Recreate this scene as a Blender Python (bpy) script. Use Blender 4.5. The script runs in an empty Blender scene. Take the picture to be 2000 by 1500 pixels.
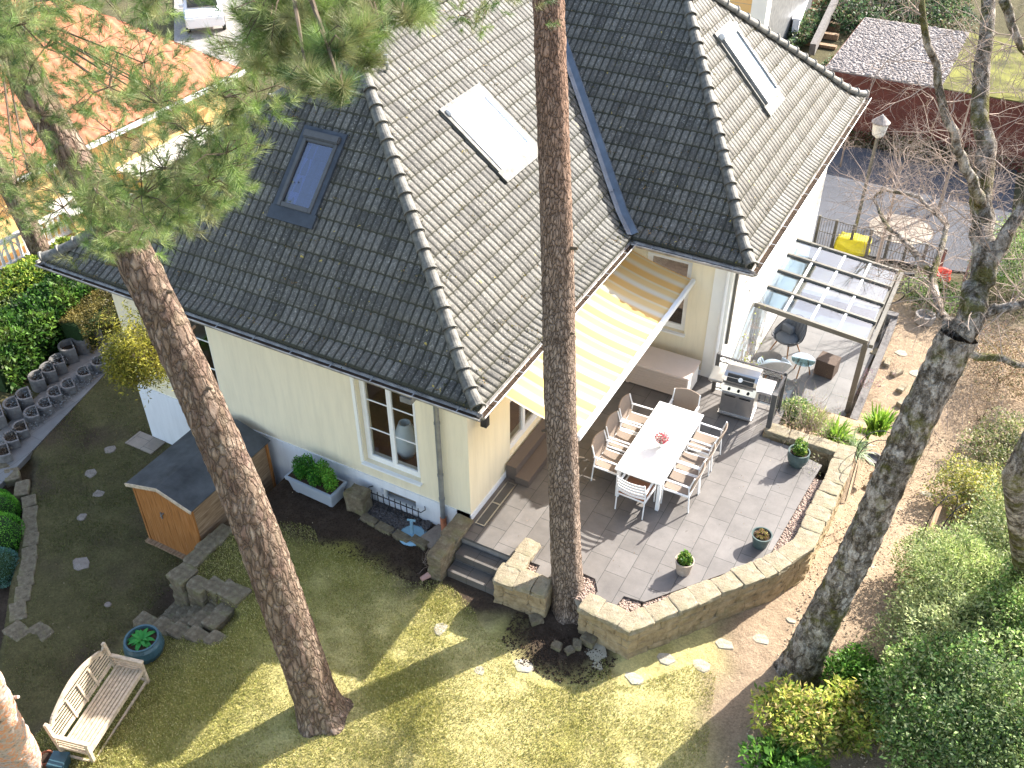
import bpy, bmesh, math, random
import numpy as np
from mathutils import Vector, Matrix, noise
random.seed(7); rng = np.random.default_rng(7)
scene = bpy.context.scene
COL = scene.collection
rad = math.radians

# ------------------------------------------------------------------ camera
F, PITCH, ROLL, YAW = 1905.65, 0.6625023, -0.00399692, -0.49668078
B_ = np.array([[1, 0, 0], [0, 0, -1], [0, 1, 0.]])
cp, sp_, cr, sr = math.cos(PITCH), math.sin(PITCH), math.cos(ROLL), math.sin(ROLL)
MW = np.array([[cr, -sr, 0], [sr, cr, 0], [0, 0, 1]]) @ np.array([[1, 0, 0], [0, cp, -sp_], [0, sp_, cp]]) @ B_
cy_, sy_ = math.cos(YAW), math.sin(YAW)
MH = MW @ np.array([[cy_, -sy_, 0], [sy_, cy_, 0], [0, 0, 1]])
CAM = np.array([6.8419, -10.984, 13.3])
def ray(px, py): return MH.T @ np.array([(px-1000)/F, (py-750)/F, 1.])
def at(px, py, z):
    d = ray(px, py); return Vector(CAM+d*((z-CAM[2])/d[2]))
def onY(px, py, Y):
    d = ray(px, py); return Vector(CAM+d*((Y-CAM[1])/d[1]))
def onX(px, py, X):
    d = ray(px, py); return Vector(CAM+d*((X-CAM[0])/d[0]))
def dist(px, py, t):
    d = ray(px, py); return Vector(CAM+d*t)
cam = bpy.data.cameras.new('camera'); co = bpy.data.objects.new('camera', cam); COL.objects.link(co)
cam.sensor_width = 36; cam.lens = F/2000*36; cam.clip_start = .1; cam.clip_end = 2000
co.matrix_world = Matrix(((MH[0][0], -MH[1][0], -MH[2][0], CAM[0]), (MH[0][1], -MH[1][1], -MH[2][1], CAM[1]),
                          (MH[0][2], -MH[1][2], -MH[2][2], CAM[2]), (0, 0, 0, 1)))
scene.camera = co
# ------------------------------------------------------------------ light
SUN_AZ, SUN_EL = rad(65), rad(33)          # azimuth from +X towards +Y
sdir = Vector((math.cos(SUN_EL)*math.cos(SUN_AZ), math.cos(SUN_EL)*math.sin(SUN_AZ), math.sin(SUN_EL)))
w = bpy.data.worlds.new('World'); scene.world = w; w.use_nodes = True
nt = w.node_tree; bgn = nt.nodes['Background']; sky = nt.nodes.new('ShaderNodeTexSky')
sky.sky_type = 'NISHITA'; sky.sun_disc = False; sky.sun_elevation = SUN_EL; sky.sun_rotation = math.atan2(sdir.x, sdir.y)
sky.air_density = 1.1; sky.dust_density = 1.5
wb = nt.nodes.new('ShaderNodeMix'); wb.data_type = 'RGBA'; wb.blend_type = 'MULTIPLY'; wb.inputs[0].default_value = 1
wb.inputs[7].default_value = (1.12, 1.0, .90, 1); nt.links.new(sky.outputs[0], wb.inputs[6]); nt.links.new(wb.outputs[2], bgn.inputs[0]); bgn.inputs[1].default_value = .15
sl = bpy.data.lights.new('sun', 'SUN'); sl.energy = 4.7; sl.angle = rad(.55); sl.color = (1, .95, .87)
so = bpy.data.objects.new('sun', sl); COL.objects.link(so); so.rotation_euler = sdir.to_track_quat('Z', 'Y').to_euler()
so.location = (20, 40, 40)
scene.view_settings.view_transform = 'Standard'; scene.view_settings.look = 'None'
scene.view_settings.gamma = 1; scene.view_settings.exposure = 1.78
scene.cycles.max_bounces = 6; scene.cycles.transparent_max_bounces = 10
scene.cycles.sample_clamp_indirect = 6

# ------------------------------------------------------------------ materials
def hx(s):
    s = s.lstrip('#'); v = [int(s[i:i+2], 16)/255 for i in (0, 2, 4)]
    return tuple((c/12.92 if c <= .04045 else ((c+.055)/1.055)**2.4) for c in v)+(1,)
class NT:
    def __init__(s, name):
        s.m = bpy.data.materials.new(name); s.m.use_nodes = True; s.t = s.m.node_tree
        s.b = s.t.nodes['Principled BSDF']; s.out = s.t.nodes['Material Output']; s._co = None
    def n(s, t, **k):
        x = s.t.nodes.new(t)
        for a, b in k.items(): setattr(x, a, b)
        return x
    def l(s, a, b): s.t.links.new(a, b)
    def co(s, which='Object'):
        if s._co is None: s._co = s.n('ShaderNodeTexCoord')
        return s._co.outputs[which]
    def mapv(s, scale, src=None):
        m = s.n('ShaderNodeMapping'); m.inputs['Scale'].default_value = scale
        s.l(src or s.co(), m.inputs[0]); return m.outputs[0]
    def noise(s, scale, detail=4, src=None, rough=.6, out='Fac'):
        x = s.n('ShaderNodeTexNoise'); x.inputs['Scale'].default_value = scale
        x.inputs['Detail'].default_value = detail; x.inputs['Roughness'].default_value = rough
        s.l(src or s.co(), x.inputs['Vector']); return x.outputs[out]
    def ramp(s, src, stops, interp='LINEAR'):
        r = s.n('ShaderNodeValToRGB'); r.color_ramp.interpolation = interp; e = r.color_ramp.elements
        f4 = lambda c: c if len(c) == 4 else (*c, 1)
        e[0].position, e[-1].position = 0, 1; e[0].color = f4(stops[0][1]); e[-1].color = f4(stops[-1][1])
        for p, c in stops[1:-1]: e.new(p).color = f4(c)
        e[0].position = stops[0][0]; e[-1].position = stops[-1][0]
        s.l(src, r.inputs[0]); return r.outputs[0]
    def mix(s, fac, a, b, bt='MIX'):
        x = s.n('ShaderNodeMix', data_type='RGBA', blend_type=bt)
        for i, v in ((0, fac), (6, a), (7, b)):
            if hasattr(v, 'links') or hasattr(v, 'is_linked'): s.l(v, x.inputs[i])
            else: x.inputs[i].default_value = v
        return x.outputs[2]
    def math(s, op, a, b=None):
        x = s.n('ShaderNodeMath', operation=op)
        for i, v in ((0, a), (1, b)):
            if v is None: continue
            if hasattr(v, 'is_linked'): s.l(v, x.inputs[i])
            else: x.inputs[i].default_value = v
        return x.outputs[0]
    def bump(s, h, strength=.5, dist=.02, chain=None):
        x = s.n('ShaderNodeBump'); x.inputs['Strength'].default_value = strength; x.inputs['Distance'].default_value = dist
        s.l(h, x.inputs['Height'])
        if chain is not None: s.l(chain, x.inputs['Normal'])
        s.l(x.outputs[0], s.b.inputs['Normal']); return x.outputs[0]
    def base(s, c):
        if hasattr(c, 'is_linked'): s.l(c, s.b.inputs['Base Color'])
        else: s.b.inputs['Base Color'].default_value = c
    def fin(s, rough=.8, metal=0, spec=.3):
        s.b.inputs['Roughness'].default_value = rough; s.b.inputs['Metallic'].default_value = metal
        s.b.inputs['Specular IOR Level'].default_value = spec; return s.m
G = lambda v: (v, v, v, 1)
def simple(name, c, rough=.7, metal=0, var=.25, scale=6, bump=.15, bs=60, spec=.3):
    k = NT(name); c = c if len(c) == 4 else (*c, 1)
    lo = tuple(x*(1-var) for x in c[:3])+(1,); hi = tuple(min(1, x*(1+var*.6)) for x in c[:3])+(1,)
    k.base(k.ramp(k.noise(scale, 5), [(.3, lo), (.7, hi)]))
    if bump: k.bump(k.noise(bs, 3), bump, .01)
    return k.fin(rough, metal, spec)
M = {}
M['white'] = simple('white_paint', (.78, .78, .77), .45, var=.06, bump=.03)
M['white_metal'] = simple('white_metal', (.82, .82, .82), .35, var=.04, bump=0)
def plaster(name, c):
    k = NT(name); st = k.noise(2.2, 6, src=k.mapv((3, 3, .35)), rough=.7); bl = k.noise(1.1, 5)
    a = k.mix(k.ramp(st, [(.42, G(0)), (.8, G(.5))]), c, tuple(x*.70 for x in c[:3])+(1,))
    k.base(k.mix(k.ramp(bl, [(.4, G(0)), (.75, G(.3))]), a, tuple(x*.86 for x in c[:3])+(1,)))
    k.bump(k.noise(200, 3), .35, .01); return k.fin(.9)
M['plaster'] = plaster('cream_plaster', (.80, .72, .54, 1))
M['plasterw'] = simple('white_plaster', (.80, .79, .74), .9, var=.05, scale=1.5, bump=.3, bs=220)
M['plinth'] = plaster('plinth_plaster', (.72, .74, .78, 1))
M['zinc'] = simple('zinc', (.30, .31, .32), .5, .6, var=.3, scale=4, bump=.1)
M['gutter'] = simple('gutter_metal', (.42, .40, .38), .45, .5, var=.5, scale=5, bump=.1)
M['lead'] = simple('lead_flashing', (.13, .16, .20), .5, .4, var=.25, scale=3)
M['leaddark'] = simple('dark_flashing', (.055, .065, .08), .6, .2, var=.3, scale=4)
M['darkmetal'] = simple('anthracite_metal', (.10, .10, .10), .5, .3, var=.15)
M['greymetal'] = simple('grey_metal', (.13, .125, .11), .45, .35, var=.12)
M['iron'] = simple('wrought_iron', (.045, .045, .05), .6, .4, var=.3)
M['steel'] = simple('stainless_steel', (.58, .56, .54), .28, .95, var=.12, scale=3, bump=.02)
M['black'] = simple('black_plastic', (.02, .02, .02), .4, var=.2)
M['taupe'] = simple('taupe_sling', (.25, .20, .16), .85, var=.1, scale=90, bump=.4, bs=400)
M['brownseat'] = simple('brown_cushion', (.27, .13, .075), .9, var=.12, scale=60, bump=.4, bs=300)
M['greycush'] = simple('grey_cushion', (.17, .175, .185), .9, var=.12, scale=40, bump=.3, bs=300)
M['ltcush'] = simple('light_cushion', (.55, .54, .52), .9, var=.08, scale=40, bump=.3, bs=300)
M['beigebox'] = simple('beige_plastic', (.58, .49, .43), .55, var=.04)
M['teak'] = simple('weathered_teak', (.50, .41, .30), .8, var=.35, scale=14, bump=.5, bs=50)
M['leg_wood'] = simple('leg_wood', (.36, .18, .08), .6, var=.2, scale=20)
M['shedroof'] = simple('roofing_felt', (.075, .08, .085), .95, var=.4, scale=2.5, bump=.6, bs=90)
M['terracotta'] = simple('terracotta', (.42, .16, .085), .8, var=.2)
M['pink'] = simple('faded_pink_clay', (.45, .27, .23), .8, var=.15)
M['soil'] = simple('potting_soil', (.05, .032, .02), 1, var=.5, scale=40, bump=1, bs=60)
M['lightblue'] = simple('light_blue_metal', (.24, .42, .56), .5, .2, var=.12)
M['bluegrey'] = simple('blue_grey_planter', (.34, .38, .44), .6, var=.1, scale=3)
M['stonepot'] = simple('stone_pot', (.40, .33, .27), .85, var=.25, scale=12, bump=.4)
M['greenpot'] = simple('green_grey_glaze', (.085, .12, .115), .4, var=.3, scale=8)
M['teal'] = simple('teal_glaze', (.045, .10, .125), .3, var=.3, scale=7, bump=.15, spec=.5)
M['concrete'] = simple('concrete', (.30, .28, .26), .9, var=.25, scale=9, bump=.5, bs=70)
M['concrete_p'] = simple('weathered_concrete', (.17, .16, .155), .95, var=.35, scale=9, bump=.6, bs=60)
M['asphalt'] = simple('asphalt', (.075, .08, .095), .9, var=.25, scale=1.2, bump=.4, bs=180)
M['gravel'] = simple('pebble', (.36, .27, .22), .8, var=.45, scale=24, bump=.3)
M['darkgravel'] = simple('dark_pebble', (.11, .10, .10), .8, var=.6, scale=24, bump=.3)
M['whitegravel'] = simple('light_pebble', (.30, .265, .25), .8, var=.4, scale=14, bump=.3)
M['redwall'] = simple('red_brown_cladding', (.13, .04, .03), .7, var=.2, scale=2)
M['yellow_w'] = simple('ochre_plaster', (.72, .47, .20), .9, var=.08, scale=1)
M['redcloth'] = simple('red_plastic', (.75, .06, .03), .5, var=.1)
M['yellowcloth'] = simple('yellow_plastic', (.80, .68, .05), .5, var=.1)
M['carwhite'] = simple('car_paint', (.75, .77, .80), .15, var=.03, bump=0, spec=.6)
M['reed'] = simple('reed_screen', (.42, .32, .21), .9, var=.5, scale=12)
M['curtain'] = simple('curtain', (.5, .48, .45), .9, var=.1)
M['floorwood'] = simple('floor_wood', (.36, .20, .115), .5, var=.25, scale=3)
M['dark'] = simple('dark_interior', (.40, .33, .27), .9, var=.2)
M['rope'] = simple('grey_rope', (.20, .20, .21), .9, var=.3, scale=60, bump=.6, bs=120)
M['wicker'] = simple('dark_wicker', (.12, .085, .065), .85, var=.5, scale=60, bump=.8, bs=120)
M['vase'] = simple('vase_ceramic', (.62, .66, .68), .5, var=.04)

def wood_planks():
    k = NT('shed_planks')
    g = k.noise(3, 8, src=k.mapv((14, 14, .7)))
    k.base(k.ramp(g, [(.25, (.12, .05, .018)), (.5, (.33, .135, .035)), (.75, (.42, .21, .09))]))
    wv = k.n('ShaderNodeTexWave', wave_type='BANDS', bands_direction='X'); wv.inputs['Scale'].default_value = 1.7
    k.l(k.co(), wv.inputs[0]); k.bump(k.math('ADD', g, k.math('MULTIPLY', k.ramp(wv.outputs[0], [(0, G(0)), (.06, G(1))]), 1.)), .5, .02)
    return k.fin(.75)
M['shedwood'] = wood_planks()
def grey_planks():
    k = NT('weathered_planks')
    g = k.noise(3, 8, src=k.mapv((8, .8, 8)))
    k.base(k.ramp(g, [(.25, (.10, .06, .035)), (.5, (.26, .17, .10)), (.8, (.38, .29, .20))]))
    k.bump(g, .6, .02); return k.fin(.85)
M['greywood'] = grey_planks()
def stone(name, a, b, c, sc=5, moss=.35):
    k = NT(name)
    n1 = k.noise(sc, 8, rough=.7); n2 = k.noise(sc*.45, 3)
    col = k.ramp(n1, [(.25, a), (.52, b), (.75, c)])
    mo = k.ramp(n2, [(.5, G(0)), (.72, G(moss))])
    k.base(k.mix(mo, col, (.13, .13, .045, 1)))
    k.bump(k.math('ADD', n1, k.math('MULTIPLY', k.noise(sc*9, 3), .35)), .9, .04)
    return k.fin(.95)
M['sandstone'] = stone('sandstone', (.15, .105, .055, 1), (.32, .245, .145, 1), (.46, .37, .24, 1))
M['copestone'] = stone('pale_sandstone', (.16, .13, .08, 1), (.30, .255, .18, 1), (.43, .38, .295, 1), 8, .5)
M['mossstone'] = stone('mossy_stone', (.07, .055, .035, 1), (.17, .14, .095, 1), (.30, .27, .20, 1), 9, .7)
M['flagstone'] = stone('flagstone', (.26, .225, .16, 1), (.40, .36, .28, 1), (.52, .48, .40, 1), 7, .3)
M['greyslab'] = stone('grey_slab', (.17, .14, .12, 1), (.26, .22, .19, 1), (.34, .30, .27, 1), 5, .1)
M['stepslab'] = simple('dark_granite', (.13, .105, .09), .6, var=.12, scale=60, bump=.3, bs=200)
M['leafcore'] = simple('shaded_foliage', (.02, .045, .012), .9, var=.5, scale=20)  # dark green that paints the shade behind the outer leaves
def tiles(name, c1, c2, mort, bw=.615, rh=.4, swap=True, off=(0, 0)):
    k = NT(name)
    s = k.n('ShaderNodeSeparateXYZ'); k.l(k.co(), s.inputs[0]); cb = k.n('ShaderNodeCombineXYZ')
    k.l(k.math('ADD', s.outputs[1 if swap else 0], off[1]), cb.inputs[0]); k.l(k.math('ADD', s.outputs[0 if swap else 1], off[0]), cb.inputs[1])
    br = k.n('ShaderNodeTexBrick'); br.offset = .5; k.l(cb.outputs[0], br.inputs['Vector'])
    br.inputs['Scale'].default_value = 1; br.inputs['Brick Width'].default_value = bw; br.inputs['Row Height'].default_value = rh
    br.inputs['Mortar Size'].default_value = .0045; br.inputs['Mortar Smooth'].default_value = .1; br.inputs['Bias'].default_value = 0
    br.inputs['Color1'].default_value = c1; br.inputs['Color2'].default_value = c2; br.inputs['Mortar'].default_value = mort
    st = k.ramp(k.noise(1.6, 8, rough=.7), [(.3, G(.66)), (.7, G(1.12))])
    k.base(k.mix(1, k.mix(1, br.outputs['Color'], st, 'MULTIPLY'), k.ramp(k.noise(140, 2), [(.3, G(.82)), (.7, G(1.12))]), 'MULTIPLY'))
    inv = k.math('SUBTRACT', 1, br.outputs['Fac'])
    k.bump(k.math('ADD', inv, k.math('MULTIPLY', k.noise(90, 2), .06)), .6, .01)
    return k.fin(.5, spec=.5)
M['patio'] = tiles('patio_slabs', (.128, .117, .109, 1), (.165, .152, .143, 1), (.025, .027, .025, 1), off=(-.33+.4, -.035+.615))
M['terrace'] = tiles('terrace_slabs', (.135, .13, .125, 1), (.16, .155, .15, 1), (.04, .065, .06, 1), .8, .8)
M['pathslab'] = tiles('path_slabs', (.15, .15, .15, 1), (.19, .185, .18, 1), (.06, .06, .055, 1), .9, .5)
M['beigeslab'] = tiles('beige_slabs', (.27, .22, .17, 1), (.31, .26, .20, 1), (.08, .07, .05, 1), .4, .4)

def roofmat(name, tint=1):
    k = NT(name)
    uv = k.co('UV'); s = k.n('ShaderNodeSeparateXYZ'); k.l(uv, s.inputs[0])
    fl = k.n('ShaderNodeCombineXYZ')
    row = k.math('FLOOR', s.outputs[1]); odd = k.math('MODULO', row, 2)
    k.l(k.math('FLOOR', k.math('ADD', k.math('DIVIDE', s.outputs[0], .31), k.math('MULTIPLY', odd, .5))), fl.inputs[0]); k.l(row, fl.inputs[1])
    wn = k.n('ShaderNodeTexWhiteNoise'); k.l(fl.outputs[0], wn.inputs[0])
    per = k.ramp(wn.outputs[0], [(0, G(.6)), (1, G(1.38))])
    streak = k.noise(3.5, 6, src=k.mapv((7, 1.2, 1), uv), rough=.75)
    c = k.ramp(streak, [(.25, (.036, .035, .033)), (.48, (.078, .074, .065)), (.62, (.13, .125, .108)), (.8, (.24, .225, .19))])
    c = k.mix(1, c, per, 'MULTIPLY')
    spk = k.ramp(k.noise(24, 4, rough=.85), [(.54, G(0)), (.66, G(.8))])
    big = k.ramp(k.noise(1.3, 4), [(.35, G(.25)), (.7, G(1))])
    c = k.mix(k.math('MULTIPLY', spk, big), c, (.45, .43, .38, 1))
    yl = k.ramp(k.noise(7, 3), [(.70, G(0)), (.725, G(.9))])
    c = k.mix(yl, c, (.42, .32, .06, 1))
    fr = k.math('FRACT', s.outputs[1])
    ms = k.math('MULTIPLY', k.ramp(fr, [(0, G(1)), (.10, G(0))]), k.ramp(k.noise(2.2, 5), [(.38, G(0)), (.6, G(1))]))
    c = k.mix(ms, c, (.045, .05, .015, 1))
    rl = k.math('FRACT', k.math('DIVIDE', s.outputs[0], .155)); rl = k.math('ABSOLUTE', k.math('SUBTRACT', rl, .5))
    gr = k.math('MULTIPLY', k.ramp(rl, [(.32, G(0)), (.42, G(1))]), k.ramp(k.noise(6, 3), [(.2, G(.6)), (.6, G(1))]))  # dark lines in the roll valleys: mostly painted groove shade, plus some dirt
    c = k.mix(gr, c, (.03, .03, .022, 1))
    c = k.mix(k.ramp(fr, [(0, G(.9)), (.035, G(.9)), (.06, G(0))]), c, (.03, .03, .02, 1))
    k.base(c); k.bump(k.math('ADD', k.noise(60, 4, rough=.8), streak), .5, .012)
    return k.fin(.62, spec=.32)
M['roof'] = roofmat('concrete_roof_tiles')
M['cap'] = simple('ridge_tile', (.13, .125, .108), .65, var=.7, scale=9, bump=.6, bs=60, spec=.6)
M['orange_roof'] = simple('clay_roof_tiles', (.46, .17, .10), .85, var=.3, scale=5, bump=.4)

def pine_bark():
    k = NT('pine_bark')
    mv = k.mapv((1, 1, .33))
    nz = k.noise(5, 6, src=mv, out='Color'); wv = k.mix(.17, mv, nz)
    v = k.n('ShaderNodeTexVoronoi', feature='DISTANCE_TO_EDGE'); v.inputs['Scale'].default_value = 16; k.l(wv, v.inputs['Vector'])
    v2 = k.n('ShaderNodeTexVoronoi', feature='F1'); v2.inputs['Scale'].default_value = 16; k.l(wv, v2.inputs['Vector'])
    plate = k.mix(.45, k.ramp(k.noise(16, 6, src=mv), [(.3, (.10, .065, .045)), (.7, (.34, .25, .19))]), k.mix(.5, v2.outputs['Color'], (.2, .13, .1, 1)), 'MULTIPLY')
    plate = k.mix(.75, plate, k.ramp(k.noise(9, 7, src=mv), [(.25, (.10, .07, .052)), (.5, (.225, .165, .125)), (.75, (.46, .38, .30))]))
    cr = k.ramp(k.math('ADD', v.outputs['Distance'], k.math('MULTIPLY', k.noise(30, 3), .05)), [(.015, G(0)), (.085, G(1))])
    k.base(k.mix(cr, (.045, .03, .022, 1), plate))
    k.bump(k.math('ADD', k.ramp(v.outputs['Distance'], [(0, G(0)), (.22, G(1))]), k.math('MULTIPLY', k.noise(50, 4), .25)), 1, .045)
    return k.fin(.95, spec=.15)
M['pinebark'] = pine_bark()
def fine_bark():
    k = NT('furrowed_bark')
    mv = k.mapv((1, 1, .30)); wv = k.mix(.12, mv, k.noise(9, 4, src=mv, out='Color'))
    v = k.n('ShaderNodeTexVoronoi', feature='DISTANCE_TO_EDGE'); v.inputs['Scale'].default_value = 24; k.l(wv, v.inputs['Vector'])
    s = k.n('ShaderNodeSeparateXYZ'); k.l(k.co(), s.inputs[0])
    lo = k.ramp(k.noise(11, 7, src=mv, rough=.75), [(.25, (.11, .08, .062)), (.5, (.25, .19, .15)), (.78, (.44, .36, .30))])
    hi = k.ramp(k.noise(11, 7, src=mv, rough=.75), [(.25, (.12, .075, .055)), (.5, (.26, .165, .12)), (.78, (.44, .31, .24))])
    plate = k.mix(k.ramp(k.math('DIVIDE', s.outputs[2], 10), [(.55, G(0)), (.9, G(1))]), lo, hi)
    k.base(k.mix(k.ramp(v.outputs['Distance'], [(0, G(0)), (.08, G(1))]), (.05, .033, .025, 1), plate))
    k.bump(k.math('ADD', k.ramp(v.outputs['Distance'], [(0, G(0)), (.2, G(1))]), k.math('MULTIPLY', k.noise(60, 4), .3)), 1, .03)
    return k.fin(.95, spec=.15)
M['finebark'] = fine_bark()
def orange_bark():
    k = NT('flaking_orange_bark')
    k.base(k.ramp(k.noise(7, 7, rough=.7), [(.3, (.10, .07, .06)), (.42, (.36, .31, .29)), (.5, (.44, .38, .35)), (.55, (.58, .22, .08)), (.61, (.40, .34, .32)), (.8, (.5, .42, .38))]))
    k.bump(k.noise(9, 8), 1, .05); return k.fin(.9, spec=.15)
M['orangebark'] = orange_bark()
def birch_bark():
    k = NT('old_birch_bark'); mv = k.mapv((1, 1, .6))
    n1 = k.noise(7, 12, rough=.82, src=mv); wv = k.mix(.6, mv, k.noise(3, 8, src=mv, out='Color'))
    v = k.n('ShaderNodeTexVoronoi', feature='DISTANCE_TO_EDGE'); v.inputs['Scale'].default_value = 6; k.l(wv, v.inputs['Vector'])
    c = k.ramp(n1, [(.36, (.09, .075, .05)), (.45, (.24, .20, .16)), (.53, (.46, .41, .36)), (.63, (.66, .61, .55)), (.8, (.8, .77, .73))])
    c = k.mix(k.ramp(k.math('ADD', v.outputs['Distance'], k.math('MULTIPLY', n1, .45)), [(.18, G(.8)), (.34, G(0))]), c, (.06, .048, .034, 1))
    mo = k.ramp(k.noise(1.6, 8, rough=.7), [(.50, G(0)), (.60, G(.85))]); c = k.mix(mo, c, (.15, .145, .035, 1))
    k.base(k.mix(1, c, k.ramp(k.noise(40, 4, rough=.8), [(.3, G(.6)), (.7, G(1.25))]), 'MULTIPLY'))
    k.bump(k.math('ADD', k.ramp(v.outputs['Distance'], [(0, G(0)), (.15, G(1))]), k.math('MULTIPLY', k.noise(26, 7, rough=.8), .8)), 1, .05); return k.fin(.95, spec=.1)
M['birch'] = birch_bark()
M['twig'] = simple('twig_bark', (.36, .28, .23), .9, var=.4, scale=3, bump=0)
M['twigdark'] = simple('dark_twig_bark', (.10, .075, .05), .9, var=.4, scale=3, bump=0)
def leafmat(name, rough=.45, trans=.25, spec=.4):
    k = NT(name); a = k.n('ShaderNodeAttribute'); a.attribute_name = 'tint'
    k.l(a.outputs['Color'], k.b.inputs['Base Color'])
    tr = k.n('ShaderNodeBsdfTranslucent'); k.l(a.outputs['Color'], tr.inputs[0])
    mx = k.n('ShaderNodeMixShader'); mx.inputs[0].default_value = trans
    k.fin(rough, 0, spec); k.l(k.b.outputs[0], mx.inputs[1]); k.l(tr.outputs[0], mx.inputs[2]); k.l(mx.outputs[0], k.out.inputs[0])
    return k.m
M['leaf'] = leafmat('leaf', .55, .38, .3); M['needle'] = leafmat('needle', .5, .2, .35); M['blade'] = leafmat('grass_blade', .7, .3, .2)
def groundmat():
    k = NT('garden_ground'); a = k.n('ShaderNodeAttribute'); a.attribute_name = 'tint'
    c = k.mix(1, a.outputs['Color'], k.ramp(k.noise(2.6, 7, rough=.7), [(.28, G(.72)), (.72, G(1.2))]), 'MULTIPLY')
    c = k.mix(1, c, k.ramp(k.noise(22, 8, rough=.85), [(.3, G(.5)), (.7, G(1.5))]), 'MULTIPLY')
    k.base(c); k.bump(k.math('ADD', k.noise(40, 6, rough=.8), k.noise(8, 3)), .9, .04); return k.fin(1, spec=.1)
M['ground'] = groundmat()
def glass(name, tint=(.9, .95, 1, 1), refl=.12, gl=1.):
    k = NT(name); t = k.n('ShaderNodeBsdfTransparent'); t.inputs[0].default_value = tint
    g = k.n('ShaderNodeBsdfGlossy'); g.inputs['Roughness'].default_value = .02; g.inputs[0].default_value = (gl, gl, gl, 1)
    lw = k.n('ShaderNodeLayerWeight'); lw.inputs[0].default_value = .5
    mx = k.n('ShaderNodeMixShader'); k.l(k.math('ADD', k.math('POWER', lw.outputs['Facing'], 4), refl), mx.inputs[0])
    k.l(t.outputs[0], mx.inputs[1]); k.l(g.outputs[0], mx.inputs[2]); k.l(mx.outputs[0], k.out.inputs[0]); return k.m
M['glass'] = glass('window_glass', (.93, .95, .96, 1), .04)
M['roofglass'] = glass('roof_window_glass', (.45, .52, .75, 1), .22, .8)
M['navy'] = simple('dark_blue_blind', (.03, .045, .12), .6, var=.1)
M['skypane'] = simple('painted_reflection_pane', (.42, .47, .50), .12, var=.5, scale=5, bump=0, spec=.6)  # mottled pale blue paints the sky and tree reflection into the pane
M['pergglass'] = glass('canopy_glass', (.62, .74, .86, 1), .16, .7)
M['tableglass'] = glass('table_glass', (.55, .72, .74, 1), .35)
def awnmat():
    k = NT('awning_fabric'); s = k.n('ShaderNodeSeparateXYZ'); k.l(k.co(), s.inputs[0])
    fr = k.math('FRACT', k.math('DIVIDE', s.outputs[1], .62))
    c = k.ramp(fr, [(0, (.86, .58, .24)), (.26, (.86, .58, .24)), (.38, (.84, .80, .70)), (.48, (.84, .80, .70)), (.60, (.86, .66, .34)), (.80, (.86, .66, .34)), (.90, (.84, .76, .60)), (1, (.86, .54, .17))])
    k.l(c, k.b.inputs['Base Color']); tr = k.n('ShaderNodeBsdfTranslucent'); k.l(c, tr.inputs[0])
    mx = k.n('ShaderNodeMixShader'); mx.inputs[0].default_value = .5; k.fin(.9)
    k.l(k.b.outputs[0], mx.inputs[1]); k.l(tr.outputs[0], mx.inputs[2]); k.l(mx.outputs[0], k.out.inputs[0]); return k.m
M['awning'] = awnmat()

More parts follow.
